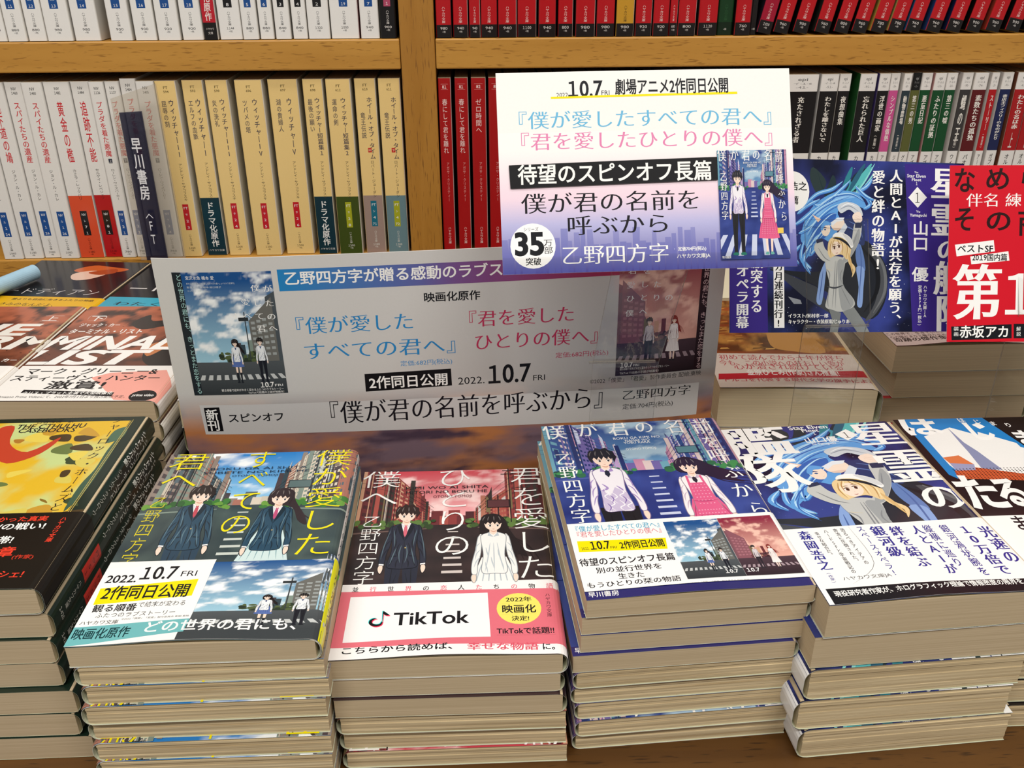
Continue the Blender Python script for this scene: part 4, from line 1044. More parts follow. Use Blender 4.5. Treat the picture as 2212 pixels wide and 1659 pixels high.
# ---------------------------------------------------------------- the setting
tag(box('floor', -2.5, 2.5, -2.5, 1.2, -.80, -.78, M['floor']), kind='structure')
tag(box('wall_back', -2.5, 2.5, .72, .76, -.78, 2.1, M['wall']), kind='structure')
tb = empty('display_table', Matrix.Translation((.05, .27, -.78)))
tag(tb, 'oak-veneered display table the paperback stacks lie on', 'table')
def part_box(par, name, *a, **k):
    o = box(name, *a, **k); o.parent = par; o.matrix_parent_inverse = par.matrix_world.inverted(); return o
part_box(tb, 'table_top', -.9, 1.0, -.075, .514, -.03, 0, M['table'], bevel=.002)
part_box(tb, 'front_panel', -.88, .98, -.05, -.03, -.78, -.0305, M['table'])
part_box(tb, 'side_panel', -.88, -.86, -.0295, .51, -.78, -.0305, M['table']); part_box(tb, 'side_panel', .96, .98, -.0295, .51, -.78, -.0305, M['table'])
sh = empty('bookshelf', Matrix.Translation((.05, .6, -.78)))
tag(sh, 'beech-veneered bookshelf full of paperbacks behind the display table', 'bookshelf')
part_box(sh, 'back_panel', -.93, 1.03, .688, .70, -.78, .75, M['back'])
for x0, x1 in ((-.93, -.90), (-.0452, -.0158), (1.0, 1.03)): part_box(sh, 'upright', x0, x1, .5165, .687, -.78, .75, M['post'], bevel=.0012)
for z0, z1 in ((.0595, .0838), (.2485, .2732), (.4385, .4632)):
    for x0, x1 in ((-.8995, -.0457), (-.0153, .9995)): part_box(sh, 'shelf_board', x0, x1, .5165, .687, z0, z1, M['wood'], bevel=.0012)

# ---------------------------------------------------------------- paperbacks standing on the shelves
SHELF_M = Matrix(((0, 0, -1), (-1, 0, 0), (0, 1, 0)))
def shelf_book(xl, xr, zb, spine, col, label, group, lean=0, yf=.5185, H=157, bottomcol=None, name='paperback_book'):
    t = (xr-xl)*1000-.5; r = min(1.3, t*.12); w = 106
    a, b = spine_range(w, t, r); f, cuts, total, mid = profile(w, t, r)
    pg = Page(total, H); spine(pg, a, b, H)
    root = paperback(w, H-.5, t, r, pg, col, rough_head=False, name=name)
    m = Matrix.Translation((xr-.00025, yf+w/1000, zb+.0003))
    if lean: m = Matrix.Translation((xr-.00025, yf+w/1000, zb+.0003)) @ Matrix.Rotation(lean, 4, 'Y')
    root.matrix_world = m @ SHELF_M.to_4x4()
    tag(root, label, 'book', group); return root
def col_fb(front, spine_c, back, w, t, r):
    a, b = spine_range(w, t, r); F, S, B = lin(front), lin(spine_c), lin(back)
    return lambda u, v: F if u < w-r*.9 else (S if u < b+.2 else B)
def foot(pg, c, v, price, col, w=2.5, pw=None):
    pg.vtext('ハヤカワ文庫', v, v-11, c, w, col)
    pg.text(price, c-3.0, c+3.0, v-13.2, 1.9, col); pg.text('+税', c-1.5, c+1.5, v-15.6, 1.5, col)
def tagbox(pg, c, v1, v0, col, lines, w=6.4, tcol='#f4f4f4'):
    pg.rect(c-w/2, v0, c+w/2, v1, col); n = len(lines)
    for i, s in enumerate(lines):
        hw = min(2.2, .75*len(s)+.3); v = v1-(i+.6)*(v1-v0)/n
        pg.text(s, c-hw, c+hw, v, 2.3, tcol)
def white_spine(no, title, author, tg, price, tc='#cf3038', tagcol='#1d4f93', low=None, series='NV', boxs=None):
    def f(pg, a, b, H):
        c = (a+b)/2; w = b-a
        if low: pg.rect(a, 0, b, 58, low)
        pg.text(series, c-2, c+2, H-6, 2.4, '#444444', 'm'); pg.text(no, c-2.6, c+2.6, H-9.6, 2.2, '#444444', 'm')
        if title:
            n = len(title); top = H-17; bot = 88 if n > 3 else 86
            if boxs: bot = 93
            if n > 5 or n < 5: pass
            sz = min(5.2, w*.42); pg.vtext(title, top, bot, c-.2, sz, tc, 'm')
        if boxs: pg.rect(c-1.6, 87, c+1.6, 91, '#22283c'); pg.text(boxs, c-1.2, c+1.2, 89, 2.4, '#f4f4f4')
        if author: pg.vtext(author, 82, 54, c+.4, min(3.2, w*.27), '#222222', '')
        tagbox(pg, c, 44, 21, tagcol, tg, min(6.4, w*.46)); foot(pg, c, 18.5, price, '#222222' if not low else '#3a1010', min(2.5, w*.2))
    return f
def cream_spine(no, title, sub, author, tg=None, tagcol='#c8202c', band=None, bandtext=None, vol=None, tlen=50):
    def f(pg, a, b, H):
        c = (a+b)/2; w = b-a; s = min(4.6, w*.33)
        pg.text('FT', c-1.8, c+1.8, H-6, 2.2, '#6a5a30', 'm'); pg.text(no, c-2.2, c+2.2, H-9.4, 2.0, '#6a5a30', 'm')
        if band: pg.rect(a, 0, b, 54, band)
        pg.vtext(title, H-16, H-16-tlen, c+w*.17, s, '#4c4650', 'm'); pg.vtext(sub, H-17-(12 if vol else 0), H-17-(12 if vol else 0)-5.6*len(sub), c-w*.2, s*.85, '#6a6058', 'm')
        if vol: pg.rect(c-1, 93, c+2.2, 97, '#c8302c'); pg.text(vol, c-.6, c+1.8, 95, 2.2, '#f4e4c0')
        pg.vtext(author, 86, 52, c+w*.12, min(3., w*.22), '#3c3830')
        if bandtext: pg.vtext(bandtext, 50, 8, c-.3, min(6.4, w*.5), '#f0f0ee', 'b'); pg.text('ハヤカワ文庫', a+1.5, b-1.5, 4.5, 2, '#d8d8d8')
        else:
            tagbox(pg, c+.4, 49, 25, tagcol, tg, min(5.4, w*.38)); foot(pg, c+.4, 21, '1200', '#4a4030' if not band else '#d8d8d0', min(2.3, w*.18))
    return f
def red_spine(price, mid=False, title=None, author=None, no='81', red='#b8121c', black='#181414', tcol='#f2d8d4'):
    def f(pg, a, b, H):
        c = (a+b)/2; w = b-a
        if mid:
            for v in (H-5.5, H-10): pg.rect(c-w*.3, v-.12, c+w*.3, v+.12, '#e8a8a4')
            pg.text(no, c-1.8, c+1.8, H-7.8, 2.6, tcol, 'b'); title and pg.vtext(title, H-18, H-18-5.9*len(title), c-.2, min(5, w*.42), tcol, ''); pg.vtext(author, 84, 48, c+.8, min(2.6, w*.23), '#e0a09c'); pg.vtext('ハヤカワ文庫', 24, 8, c+.4, 2.6, tcol)
        else:
            pg.rect(a, 0, b, 10.2, black); pg.vtext('ハヤカワ文庫', 24.5, 11.5, c, min(2.8, w*.24), tcol); pg.text(price, c-w*.24, c+w*.24, 7.4, 2.2, '#d8d4d0'); pg.text('+税', c-1.4, c+1.4, 4.6, 1.6, '#d8d4d0')
    return f
def epi_spine(code, no, title, author, body, sub=None, topc='#eceae4', ttop='#777777'):
    def f(pg, a, b, H):
        c = (a+b)/2; w = b-a
        pg.rect(a-.5, 88, b+.5, 142, body)
        if topc != '#eceae4': pg.rect(a-.5, 142, b+.5, H, topc)
        pg.text('epi', c-w*.16, c+w*.16, H-4.6, 2.6, ttop, 'm'); pg.text(code, c-w*.3, c+w*.3, H-8.2, 1.9, ttop); pg.text('-'+no+'-', c-w*.2, c+w*.2, H-11.4, 1.9, ttop)
        bot = 96 if not sub else 106; n = len(title)
        step = 6.2 if n < 7 else (136-bot)/n
        pg.vtext(title, 137.5, 137.5-step*n if n > 3 else 137.5-(41 if title == '蝿の王' else step*n), c+(.4 if not sub else .2), min(5.4, w*.46), '#efece4', 'mb')
        if sub: pg.vtext(sub, 104, 90, c, min(3.2, w*.26), '#d8d4cc', 'm')
        pg.vtext(author, 85, 85-5*len(author), c-.3, min(4., w*.36), '#333333', 'm'); foot(pg, c, 20, '900', '#333333', 2)
    return f
WH = '#e9e7e3'; CR = '#f0d08a'
ZM, ZU = .0840, .2734
# middle left shelf, left to right
nv = [(-.4212, -.4035, '1459', '', 'ジョン・ル・カレ', ['NV', 'ル', '1', '24'], '1060', None, None, 'white paperback with blue tag 24 at the left picture edge, middle shelf'),
      (-.4032, -.3856, '1460', '鳩の地下道の鳩', 'ジョン・ル・カレ', ['NV', 'ル', '1', '25'], '1180', None, None, 'white paperback with blue tag 25 on the middle left shelf'),
      (-.3852, -.3702, '1460', 'スパイたちの遺産', 'ジョン・ル・カレ', ['NV', 'ル', '1', '26'], '1000', None, None, 'left one of two white paperbacks with blue tag 26 on the middle shelf'),
      (-.3698, -.3524, '1460', 'スパイたちの遺産', 'ジョン・ル・カレ', ['NV', 'ル', '1', '26'], '1000', None, None, 'right one of two white paperbacks with blue tag 26 on the middle shelf'),
      (-.3520, -.3298, '1482', '黄金の檻', 'カミラ・レックバリ', ['NV', 'レ', '7', '1'], '1380', '#dd5230', None, 'thick white paperback with orange-red lower spine and black tag'),
      (-.3294, -.3136, '1484', '追跡不能', 'セルゲイ・レベジェフ', ['NV', 'レ', '8', '1'], '1100', '#b81a20', None, 'white paperback with deep red lower spine and black tag'),
      (-.3132, -.3005, '1126', 'プラダを着た悪魔', 'ローレン・ワイズバーガー', ['NV', 'ワ', '2', '1'], '780', None, '上', 'slim white paperback with small navy box, right of the deep red foot'),
      (-.3001, -.2879, '1127', 'プラダを着た悪魔', 'ローレン・ワイズバーガー', ['NV', 'ワ', '2', '2'], '780', None, '下', 'white paperback behind the left edge of the frosted divider'),
      (-.2875, -.2738, '1404', 'プラダを着た悪魔', 'ローレン・ワイズバーガー', ['NV', 'ワ', '2', '3'], '780', None, '上', 'white paperback behind the navy strip of the divider, standing slightly taller'),
      (-.2734, -.2577, '1405', 'プラダを着た悪魔', 'ローレン・ワイズバーガー', ['NV', 'ワ', '2', '4'], '780', None, '下', 'last white paperback before the cream spines, behind the frosted divider')]
for i, (x0, x1, no, ti, au, tg, pr, low, bx, lab) in enumerate(nv):
    if no == '1459': ti = '道の鳩'
    if no == '1460' and ti.startswith('鳩'): ti = '地下道の鳩'
    shelf_book(x0, x1, ZM, white_spine(no, ti, au, tg, pr, low=low, boxs=bx, tagcol='#1d1a1c' if low else '#1d4f93'), WH, lab, 'white paperbacks on the middle left shelf', yf=.5185+.0012*(i % 3), H=159 if no == '1404' else 157)
ft = [(-.2573, -.2395, '594', 'ウィッチャーII', '屈辱の刻', 'アンドレイ・サプコフスキ', ['FT', 'サ', '2', '3'], '#c8202c', None, None, None, 'cream paperback with red tag, first of the cream row'),
      (-.2353, -.2172, '593', 'ウィッチャーI', 'エルフの血脈', 'アンドレイ・サプコフスキ', None, None, '#123440', 'ドラマ化原作', None, 'cream paperback with navy band, left one of the two banded in navy'),
      (-.2148, -.1958, '599', 'ウィッチャーIII', '炎の洗礼', 'アンドレイ・サプコフスキ', ['FT', 'サ', '2', '4'], '#c8202c', None, None, None, 'cream paperback with red tag, third of the cream row'),
      (-.1897, -.1660, '696', 'ウィッチャーIV', 'ツバメの塔', 'アンドレイ・サプコフスキ', ['FT', 'サ', '2', '5'], '#c8202c', None, None, None, 'thick cream paperback with red tag, fourth of the cream row'),
      (-.1619, -.1362, '697', 'ウィッチャーV', '湖の貴婦人', 'アンドレイ・サプコフスキ', ['FT', 'サ', '2', '6'], '#c8202c', None, None, None, 'thickest cream paperback with red tag, left of the second navy band'),
      (-.1318, -.1144, '698', 'ウィッチャー短篇集1', '最後の願い', 'アンドレイ・サプコフスキ', None, None, '#123440', 'ドラマ化原作', None, 'cream paperback with navy band, right one of the two banded in navy'),
      (-.1118, -.0904, '612', 'ウィッチャー短篇集2', '運命の剣', 'アンドレイ・サプコフスキ', ['FT', 'サ', '2', '8'], '#a8ac28', '#40501e', None, None, 'cream paperback with dark green band and lime tag'),
      (-.0874, -.0690, '610', 'ホイール・オブ・タイム', '竜王伝説', 'ロバート・ジョーダン', ['FT', 'シ', '4', '71'], '#1c6f86', '#a08a80', None, '中', 'cream paperback with greyish pink band and teal tag'),
      (-.0667, -.0475, '611', 'ホイール・オブ・タイム', '竜王伝説', 'ロバート・ジョーダン', ['FT', 'シ', '4', '72'], '#a8ac28', '#6a8890', None, '下', 'cream paperback with grey-blue band and lime tag, against the upright')]
for i, (x0, x1, no, ti, su, au, tg, tc, bd, bt, vol, lab) in enumerate(ft):
    t = (x1-x0)*1000-.5
    shelf_book(x0, x1, ZM, cream_spine(no, ti, su, au, tg, tc, bd, bt, vol, 50 if not vol else 54), col_fb('#e4d4aa', CR, '#efede8', 106, t, 1.3), lab, 'cream paperbacks on the middle left shelf', yf=.5185+.0014*((i*2) % 3))
# middle right shelf: red spines, then spines with white heads
rm = [(-.0147, -.0034, '春にして君を離れ', '81', 'first red paperback right of the upright on the middle shelf'), (-.0003, .0115, '春にして君を離れ', '81', 'second red paperback right of the upright on the middle shelf'),
      (.0139, .0270, 'ゼロ時間へ', '82', 'third red paperback right of the upright, its white title shorter'), (.029, .042, '', '83', 'red paperback half covered by the postcard, fourth right of the upright')]
for x0, x1, ti, no, lab in rm:
    shelf_book(x0, x1, ZM, red_spine('', True, ti, 'アガサ・クリスティー', no, red='#a81418'), col_fb('#8e1016', '#a81418', '#d8c4c0', 106, (x1-x0)*1000-.5, 1.3), lab, 'red paperbacks on the middle right shelf')
for k in range(16):      # the same row goes on behind the white postcard
    x0 = .0435+.0153*k
    shelf_book(x0, x0+.0138, ZM, red_spine('', True, '', 'アガサ・クリスティー', '84', red='#a81418'), col_fb('#8e1016', '#a81418', '#d8c4c0', 106, 13.3, 1.3), 'red paperback hidden behind the white postcard', 'red paperbacks behind the white postcard')
ep = [(.2915, .3203, 'イ-1-6', '41', '充たされざる者', 'カズオ', '#161416', None, None, 'thick black paperback with white head, beside the white postcard'),
      (.3225, .3386, 'イ-1-8', '51', 'わたしを離さないで', 'カズオ', '#161416', None, '#d8d8d8', 'black paperback with white head, second of the white-headed row'),
      (.3392, .3500, 'イ-1-7', '63', '夜想曲集', 'カズオ', '#161416', None, None, 'slim black paperback with white head, left of the green cover sliver'),
      (.3570, .3722, 'イ-1-8', '91', '忘れられた巨人', 'カズオ', '#161416', None, '#1c5a28', 'black paperback with white head and a green front cover showing'),
      (.3744, .3848, 'イ-1-9', '95', '浮世の画家', 'カズオ', '#161416', '(新版)', '#4a3c80', 'black paperback with white head directly left of the slim pink spine'),
      (.3852, .3936, 'エ-1-1', '26', 'シンプルな情熱', 'アニー・', '#cc5492', None, None, 'slim pink paperback with white head'),
      (.3962, .4036, 'オ-1-1', '87', '動物農場', 'ジョージ', '#2c3a42', '(新訳版)', '#6a6c60', 'slim slate paperback with white head right of the pink spine'),
      (.4044, .4126, 'ク-1-1', '1', '第三の男', 'グレアム', '#5c6030', None, '#8a8a6a', 'olive paperback with black head'),
      (.4132, .4228, 'ク-2-1', '2', '悪童日記', 'アゴタ・ク', '#0e4a26', None, None, 'green paperback with white head, first of the three green ones'),
      (.4240, .4346, 'ク-2-2', '12', 'ふたりの証拠', 'アゴタ・ク', '#0e4a26', None, '#c89a98', 'green paperback with white head, middle one of the three green ones'),
      (.4352, .4450, 'ク-2-3', '16', '第三の嘘', 'アゴタ・ク', '#0e4a26', None, None, 'green paperback with white head, last of the three green ones'),
      (.4495, .4594, 'コ-1-1', '90', '蝿の王', 'ウィリアム', '#3a3838', '(新訳版)', '#a8141c', 'dark grey paperback with white head and a red cover showing'),
      (.4600, .4726, 'シ-1-1', '74', '素数たちの孤独', 'パオロ・ジョ', '#5c1418', None, None, 'maroon paperback with white head'),
      (.4755, .4826, 'シ-2', '10', 'ストーリー', 'アーウィン', '#b0141c', '(新訳版)', '#d8ccb0', 'slim red paperback with white head right of the maroon one'),
      (.4860, .4960, 'セ-1-1', '93', '書店主フィクリーのものがたり', 'ガブリエル', '#1c2450', None, '#b8a890', 'navy paperback with white head'),
      (.4985, .5120, 'ハ-1-1', '61', 'わたしの名は赤', 'オルハン', '#a8181c', '上', '#7a4a34', 'red paperback with white head, left one of the pair at the picture edge'),
      (.5126, .5260, 'ハ-1-2', '62', 'わたしの名は赤', 'オルハン', '#a8181c', '下', '#7a4a34', 'red paperback with white head cut off by the right picture edge')]
for i, (x0, x1, code, no, ti, au, body, sub, fr, lab) in enumerate(ep):
    t = (x1-x0)*1000-.5; dk = no == '1'
    shelf_book(x0, x1, ZM, epi_spine(code, no, ti, au, body, sub, '#141414' if dk else '#eceae4', '#999999' if dk else '#777777'), col_fb(fr or '#d0ccc4', WH, WH, 106, t, 1.3), lab, 'white-headed paperbacks on the middle right shelf', yf=.5185+(.0008*(i % 3)))
# upper left shelf (only the feet show)
ul = [(-.4030, -.3862, '21', '10', '880', 0), (-.3714-.0145, -.3721, '21', '10', '880', 0), (-.3714, -.3554, '21', '11', '880', 0), (-.3548, -.3394, '21', '12', '880', 0), (-.3388, -.3176, '21', '13', '980', 0), (-.3163, -.2950, '21', '14', '980', 0),
      (-.2869, -.2686, '', '15', '900', 0), (-.2666, -.2485, '', '16', '900', 0), (-.2472, -.2285, '', '17', '920', 0), (-.2272, -.2096, '', '18', '920', 0), (-.2090, -.1973, '', '', '', 2),
      (-.1960, -.1771, '', '8', '1144', 1), (-.1767, -.1633, '', '5', '880', 0), (-.1624, -.1506, '', '6', '880', 0), (-.1493, -.1362, '', '3', '840', 1), (-.1349, -.1225, '', '4', '840', 1), (-.1218, -.1035, '', '2', '1320', 1),
      (-.1028, -.0792, '', '19', '1000', 0), (-.0779, -.0621, '', '7', '940', 0), (-.0614, -.0478, '', '', '900', 3)]
def upper_spine(a1, a2, price, kind):
    def f(pg, a, b, H):
        c = (a+b)/2; w = b-a
        if kind == 2:
            pg.rect(a, 0, b, 60, '#c02030'); pg.rect(a, 0, b, 13.5, '#181616'); pg.vtext('ドラマ化原作', 57, 15, c, min(5.4, w*.5), '#f0e8e4', 'b'); pg.text('ハヤカワ', a+2, b-2, 8.5, 2, '#d8d4d0'); pg.text('文庫', c-2, c+2, 5.3, 2, '#d8d4d0')
        else:
            ic = '#22242a' if kind != 3 else '#e4e0dc'
            tagbox(pg, c, 47, 25, ('#1d4f93', '#1a1a1c', '', '#b04868')[kind], ['JA', 'タ', a1 or '1', a2 or '1'], min(7, w*.45)); foot(pg, c, 22, price, ic, min(2.6, w*.2))
            
    return f
for i, (x0, x1, a1, a2, pr, kind) in enumerate(ul):
    t = (x1-x0)*1000-.5
    what = {0: 'white spine with blue tag', 1: 'white spine with black tag', 2: 'red and black banded spine', 3: 'black spine with pink tag'}[kind]
    lab = f'paperback with {what}, {ORD[i]} from the left on the upper left shelf'
    shelf_book(x0, x1, ZU, upper_spine(a1, a2, pr, kind), col_fb('#b03040' if a2 == '7' else '#d8d4cc', '#161416' if kind in (2, 3) else '#f0efec', '#20201f' if kind == 3 else '#e8e6e0', 106, t, 1.3), lab, 'paperbacks on the upper left shelf', yf=.5185+.001*(i % 2))
# upper right shelf: upright red spines
ur = [(-.0143, -.0010, '980'), (.0001, .0129, '940'), (.0138, .0232, '940'), (.0236, .0378, '940'), (.0382, .0540, '940'), (.0546, .0708, '1100'), (.0724, .0874, '940'), (.0889, .1019, '800'), (.1039, .1206, '980'), (.1218, .1375, '980'), (.1383, .1538, '980'), (.1549, .1692, '920'), (.1700, .1838, '920'), (.1842, .1910, '600'), (.1914, .2068, '800'), (.2090, .2257, '1120')]
for i, (x0, x1, pr) in enumerate(ur):
    t = (x1-x0)*1000-.5; og = i == 10
    shelf_book(x0, x1, ZU, red_spine(pr, tcol='#f2d8d4' if not og else '#3a2a10'), col_fb('#1a1414', '#c9962c' if og else '#b8121c', '#d8ccc4' if i % 3 else '#3a2a2a', 106, t, 1.3),
               f'{"orange" if og else "red"} black-footed paperback, {ORD[i]} upright spine from the left, upper right shelf', 'upright paperbacks on the upper right shelf', yf=.5185+.001*(i % 2))
shelf_book(.2263, .2398, ZU, red_spine('', red='#123a1c', black='#0c2412', tcol='#2a5a34'), '#123a1c', 'dark green paperback between the upright red spines, upper right shelf', 'upright paperbacks on the upper right shelf', yf=.5225)
shelf_book(.2404, .2545, ZU, red_spine('760'), col_fb('#1a1414', '#b8121c', '#3a2a2a', 106, 13, 1.3), 'last upright red paperback with black foot, right of the dark green one', 'upright paperbacks on the upper right shelf')
shelf_book(.2549, .2600, ZU, red_spine('', red='#1a1616', tcol='#1a1616'), '#1a1616', 'slim black paperback before the leaning red row, upper right shelf', 'upright paperbacks on the upper right shelf', yf=.5215)
# leaning row
ln = [(.2600, '1020', '#a01030', '#26202a'), (.2742, '960', None, '#16181e'), (.2912, '900', None, '#161214'), (.3100, '960', None, '#30302c'), (.3268, '800', None, '#101010'), (.3424, '960', None, '#141212'), (.3588, '780', None, '#d0b050'), (.3740, '780', None, '#d0c070'), (.3893, '960', None, '#2a6a98'), (.4072, '960', None, '#2c4a80'), (.4248, '980', None, '#1c2a50'), (.4423, '900', None, '#181414'), (.4595, '960', None, '#a04030'), (.4772, '900', None, '#181616'), (.4945, '880', None, '#181616'), (.5110, '880', None, '#181616')]
for i, (x, pr, rc, fr) in enumerate(ln):
    wd = .0132 if i else .0125; an = R(11.5)
    xr = x+wd*math.cos(an)
    shelf_book(xr-wd, xr, ZU+.0002, red_spine(pr, red='#b8121c'), col_fb(fr, rc or '#b8121c', '#3a2420', 106, wd*1000-.5, 1.3),
               f'red black-footed paperback, {ORD[i]} in the leaning row, upper right shelf', 'leaning paperbacks on the upper right shelf', lean=an)

# ---------------------------------------------------------------- stacks on the table
rnd = random.Random(5)
def stack(desc, x, y, a, ztop, n, orient, make_page, col, band=None, H=157, r=None, lift=None, edge='edge', spine=None, group=None, mat='coated', jit=.0012, colin='#cdd2b8', topfine=True, dxs=None, dys=None):
    p = ztop*1000/n; t = p-.62; r = r or min(4.2, t*.42); w = 106
    group = group or f'paperbacks in the {desc} stack'
    f, cuts, total, mid = profile(w, t, r); sa, sb = spine_range(w, t, r)
    pg = Page(total, H); make_page(pg, sa, sb, w, H)
    cf = col(w, t, r) if callable(col) else col
    bnd = None
    if band: bp = Page(total, band[2]-(band[3] if len(band) > 3 else 0), 0, band[3] if len(band) > 3 else 0); band[0](bp, sa, sb, total); bnd = (bp,)+tuple(band[1:])
    lf = None
    if lift: lf = lambda u, v: lift*(max(0, 1-v/55)**2)*(math.sin(math.pi*min(1, max(0, u/(w-r))))**2)
    top = paperback(w, H, t, r, pg, cf, bnd, lf, topfine, mat, edge, seed=1, colin=colin)
    place(top, x, y, ztop-t/1000-.0002, a); tag(top, f'topmost paperback of the {desc} stack', 'book', group)
    proto = None
    for i in range(1, n):
        if proto is None: proto = paperback(w, H, t, r, pg, cf, None, None, False, mat, edge, seed=3, colin=colin); o = proto
        else: o = copy_tree(proto)
        dx, dy, da = rnd.uniform(-jit, jit), rnd.uniform(-jit, jit), rnd.uniform(-.006, .006)
        if dxs: dx += dxs[i]
        if dys: dy += dys[i]
        z = ztop-(i+1)*p/1000+(.0004 if not i else .0002)
        if orient[i]:
            q = a+math.pi; ox = x+dx+w/1000*math.cos(a)-H/1000*math.sin(a); oy = y+dy+w/1000*math.sin(a)+H/1000*math.cos(a); place(o, ox, oy, z, q+da)
        else: place(o, x+dx, y+dy, z, a+da)
        nm = f'{ORD[i]} paperback from the top' if i < n-1 else 'bottom paperback'
        tag(o, f'{nm} of the {desc} stack', 'book', group)
    return top
def two(front, spine_c, back=None): return lambda w, t, r: col_fb(front, spine_c, back or front, w, t, r)

def page_yellow(pg, a, b, w, H):
    pg.rect(a, 0, b, H, '#f0f0ec'); pg.clip = (0, 55, w, H); cover_art(pg, 1); pg.data(PG['c1']); pg.clip = (0, 0, 400, H)
    c = (a+b)/2; pg.vtext('僕が愛したすべての君へ', H-8, 60, c, min(4.4, (b-a)*.5), '#2a3a4a', 'm'); pg.vtext('乙野四方字', 52, 22, c, 3, '#2a3a4a', 'm')
    pg.rect(b, 0, 250, H, '#f2f2ee')
def band_yellow(pg, a, b, tot):
    pg.xf = (47, 3, .62, .40); pg.clip = (47, 4, 110, 60); poster_art(pg, 1); pg.xf = (0, 0, 1, 1); pg.clip = (0, 0, tot, 57)
    pg.poly([(46, 0), (49.6, 57), (0, 57), (0, 0)], '#f4f4f2'); pg.rect(46, 0, 106, 7, '#3a4044'); pg.data(PG['b1']); pg.rect(a, 0, b, 57, '#e9e51c'); pg.vtext('ハヤカワ文庫', 50, 12, (a+b)/2, 4, '#333322', 'b')
stack('yellow-lettered', -.1596, -.0097, .0037, .088, 8, [0]+[1]*7, page_yellow, two('#46606c', '#f0f0ec', '#f2f2ee'), (band_yellow, '#f4f4f2', 57), lift=2.0)

def page_red(pg, a, b, w, H):
    pg.rect(a, 0, b, H, '#2c2022'); pg.clip = (0, 50, w, H); cover_art(pg, 3); pg.data(PG['c3']); pg.clip = (0, 0, 400, H); pg.vtext('君を愛したひとりの僕へ', H-8, 60, (a+b)/2, min(4.4, (b-a)*.5), '#f0e8e8', 'm'); pg.rect(b, 0, 250, H, '#f2eeee')
def band_red(pg, a, b, tot):
    pg.rect(0, 0, tot, 52, '#f4f2f2'); pg.rect(a, 6, b, 46, '#e0707f'); pg.data(PG['b3'])
stack('white-lettered crimson-sky', -.053, 0, 0, .067, 6, [0, 0, 0, 1, 1, 1], page_red, two('#3c2a2c', '#2c2022', '#f2eeee'), (band_red, '#f4f2f2', 52), lift=1.6)

def page_violet(pg, a, b, w, H):
    pg.rect(a, 0, b, H, '#e4e0ea'); pg.clip = (0, 54, w, H); cover_art(pg, 4); pg.clip = (0, 0, 400, H); pg.rect(0, 0, w, 6, '#2c2a6a'); pg.data(PG['c4']); pg.rect(b, 0, 250, H, '#dcd8e8')
def band_violet(pg, a, b, tot):
    pg.rect(0, 0, tot, 57, '#f5f5f4')
    for k, u0 in ((1, 47.5), (2, 74.8)): pg.xf = (u0, 8, .273, .33); pg.clip = (u0, 8, u0+27.2, 54); poster_art(pg, k)
    pg.xf = (0, 0, 1, 1); pg.clip = (0, 5.4, tot, 57); pg.text('10.7', 66, 72, 12, 2.6, '#f4f4f4', 'b'); pg.text('10.7', 76, 82, 12, 2.6, '#f4f4f4', 'b')
    pg.data(PG['b4'])
vt = stack('violet-street-cover', .0614, .0048, .0595, .0928, 9, [0, 0, 0, 0, 1, 1, 1, 1, 1], page_violet, two('#34468c', '#e4e0ea', '#dcd8e8'), (band_violet, '#f5f5f4', 57, 5.4), lift=1.2, dxs=[0, -.001, -.003, -.005, -.004, -.004, -.003, -.003, -.002])

def page_space(pg, a, b, w, H):
    space_base(pg, w, H, 3); pg.xf = (-64, 8, 1.72, 1.62); pg.clip = (0, 53, w, H); pg.data(PG['space']); pg.xf = (0, 0, 1, 1); pg.clip = (0, 0, 300, H); pg.rect(a, 0, b, H, '#e8e8ea'); pg.rect(b, 0, 260, H, '#20284c'); pg.data(PG['c5'])
def band_space(pg, a, b, tot):
    pg.rect(0, 0, tot, 56, '#f5f5f4')
    pg.data(PG['b5'])
stack('starry blue-haired-cover', .1668, -.0025, .06, .092, 5, [0, 0, 1, 1, 1], page_space, two('#1c2448', '#e8e8ea', '#20284c'), (band_space, '#f5f5f4', 56), lift=1.5, r=6, dxs=[0, -.004, -.006, -.006, -.005])

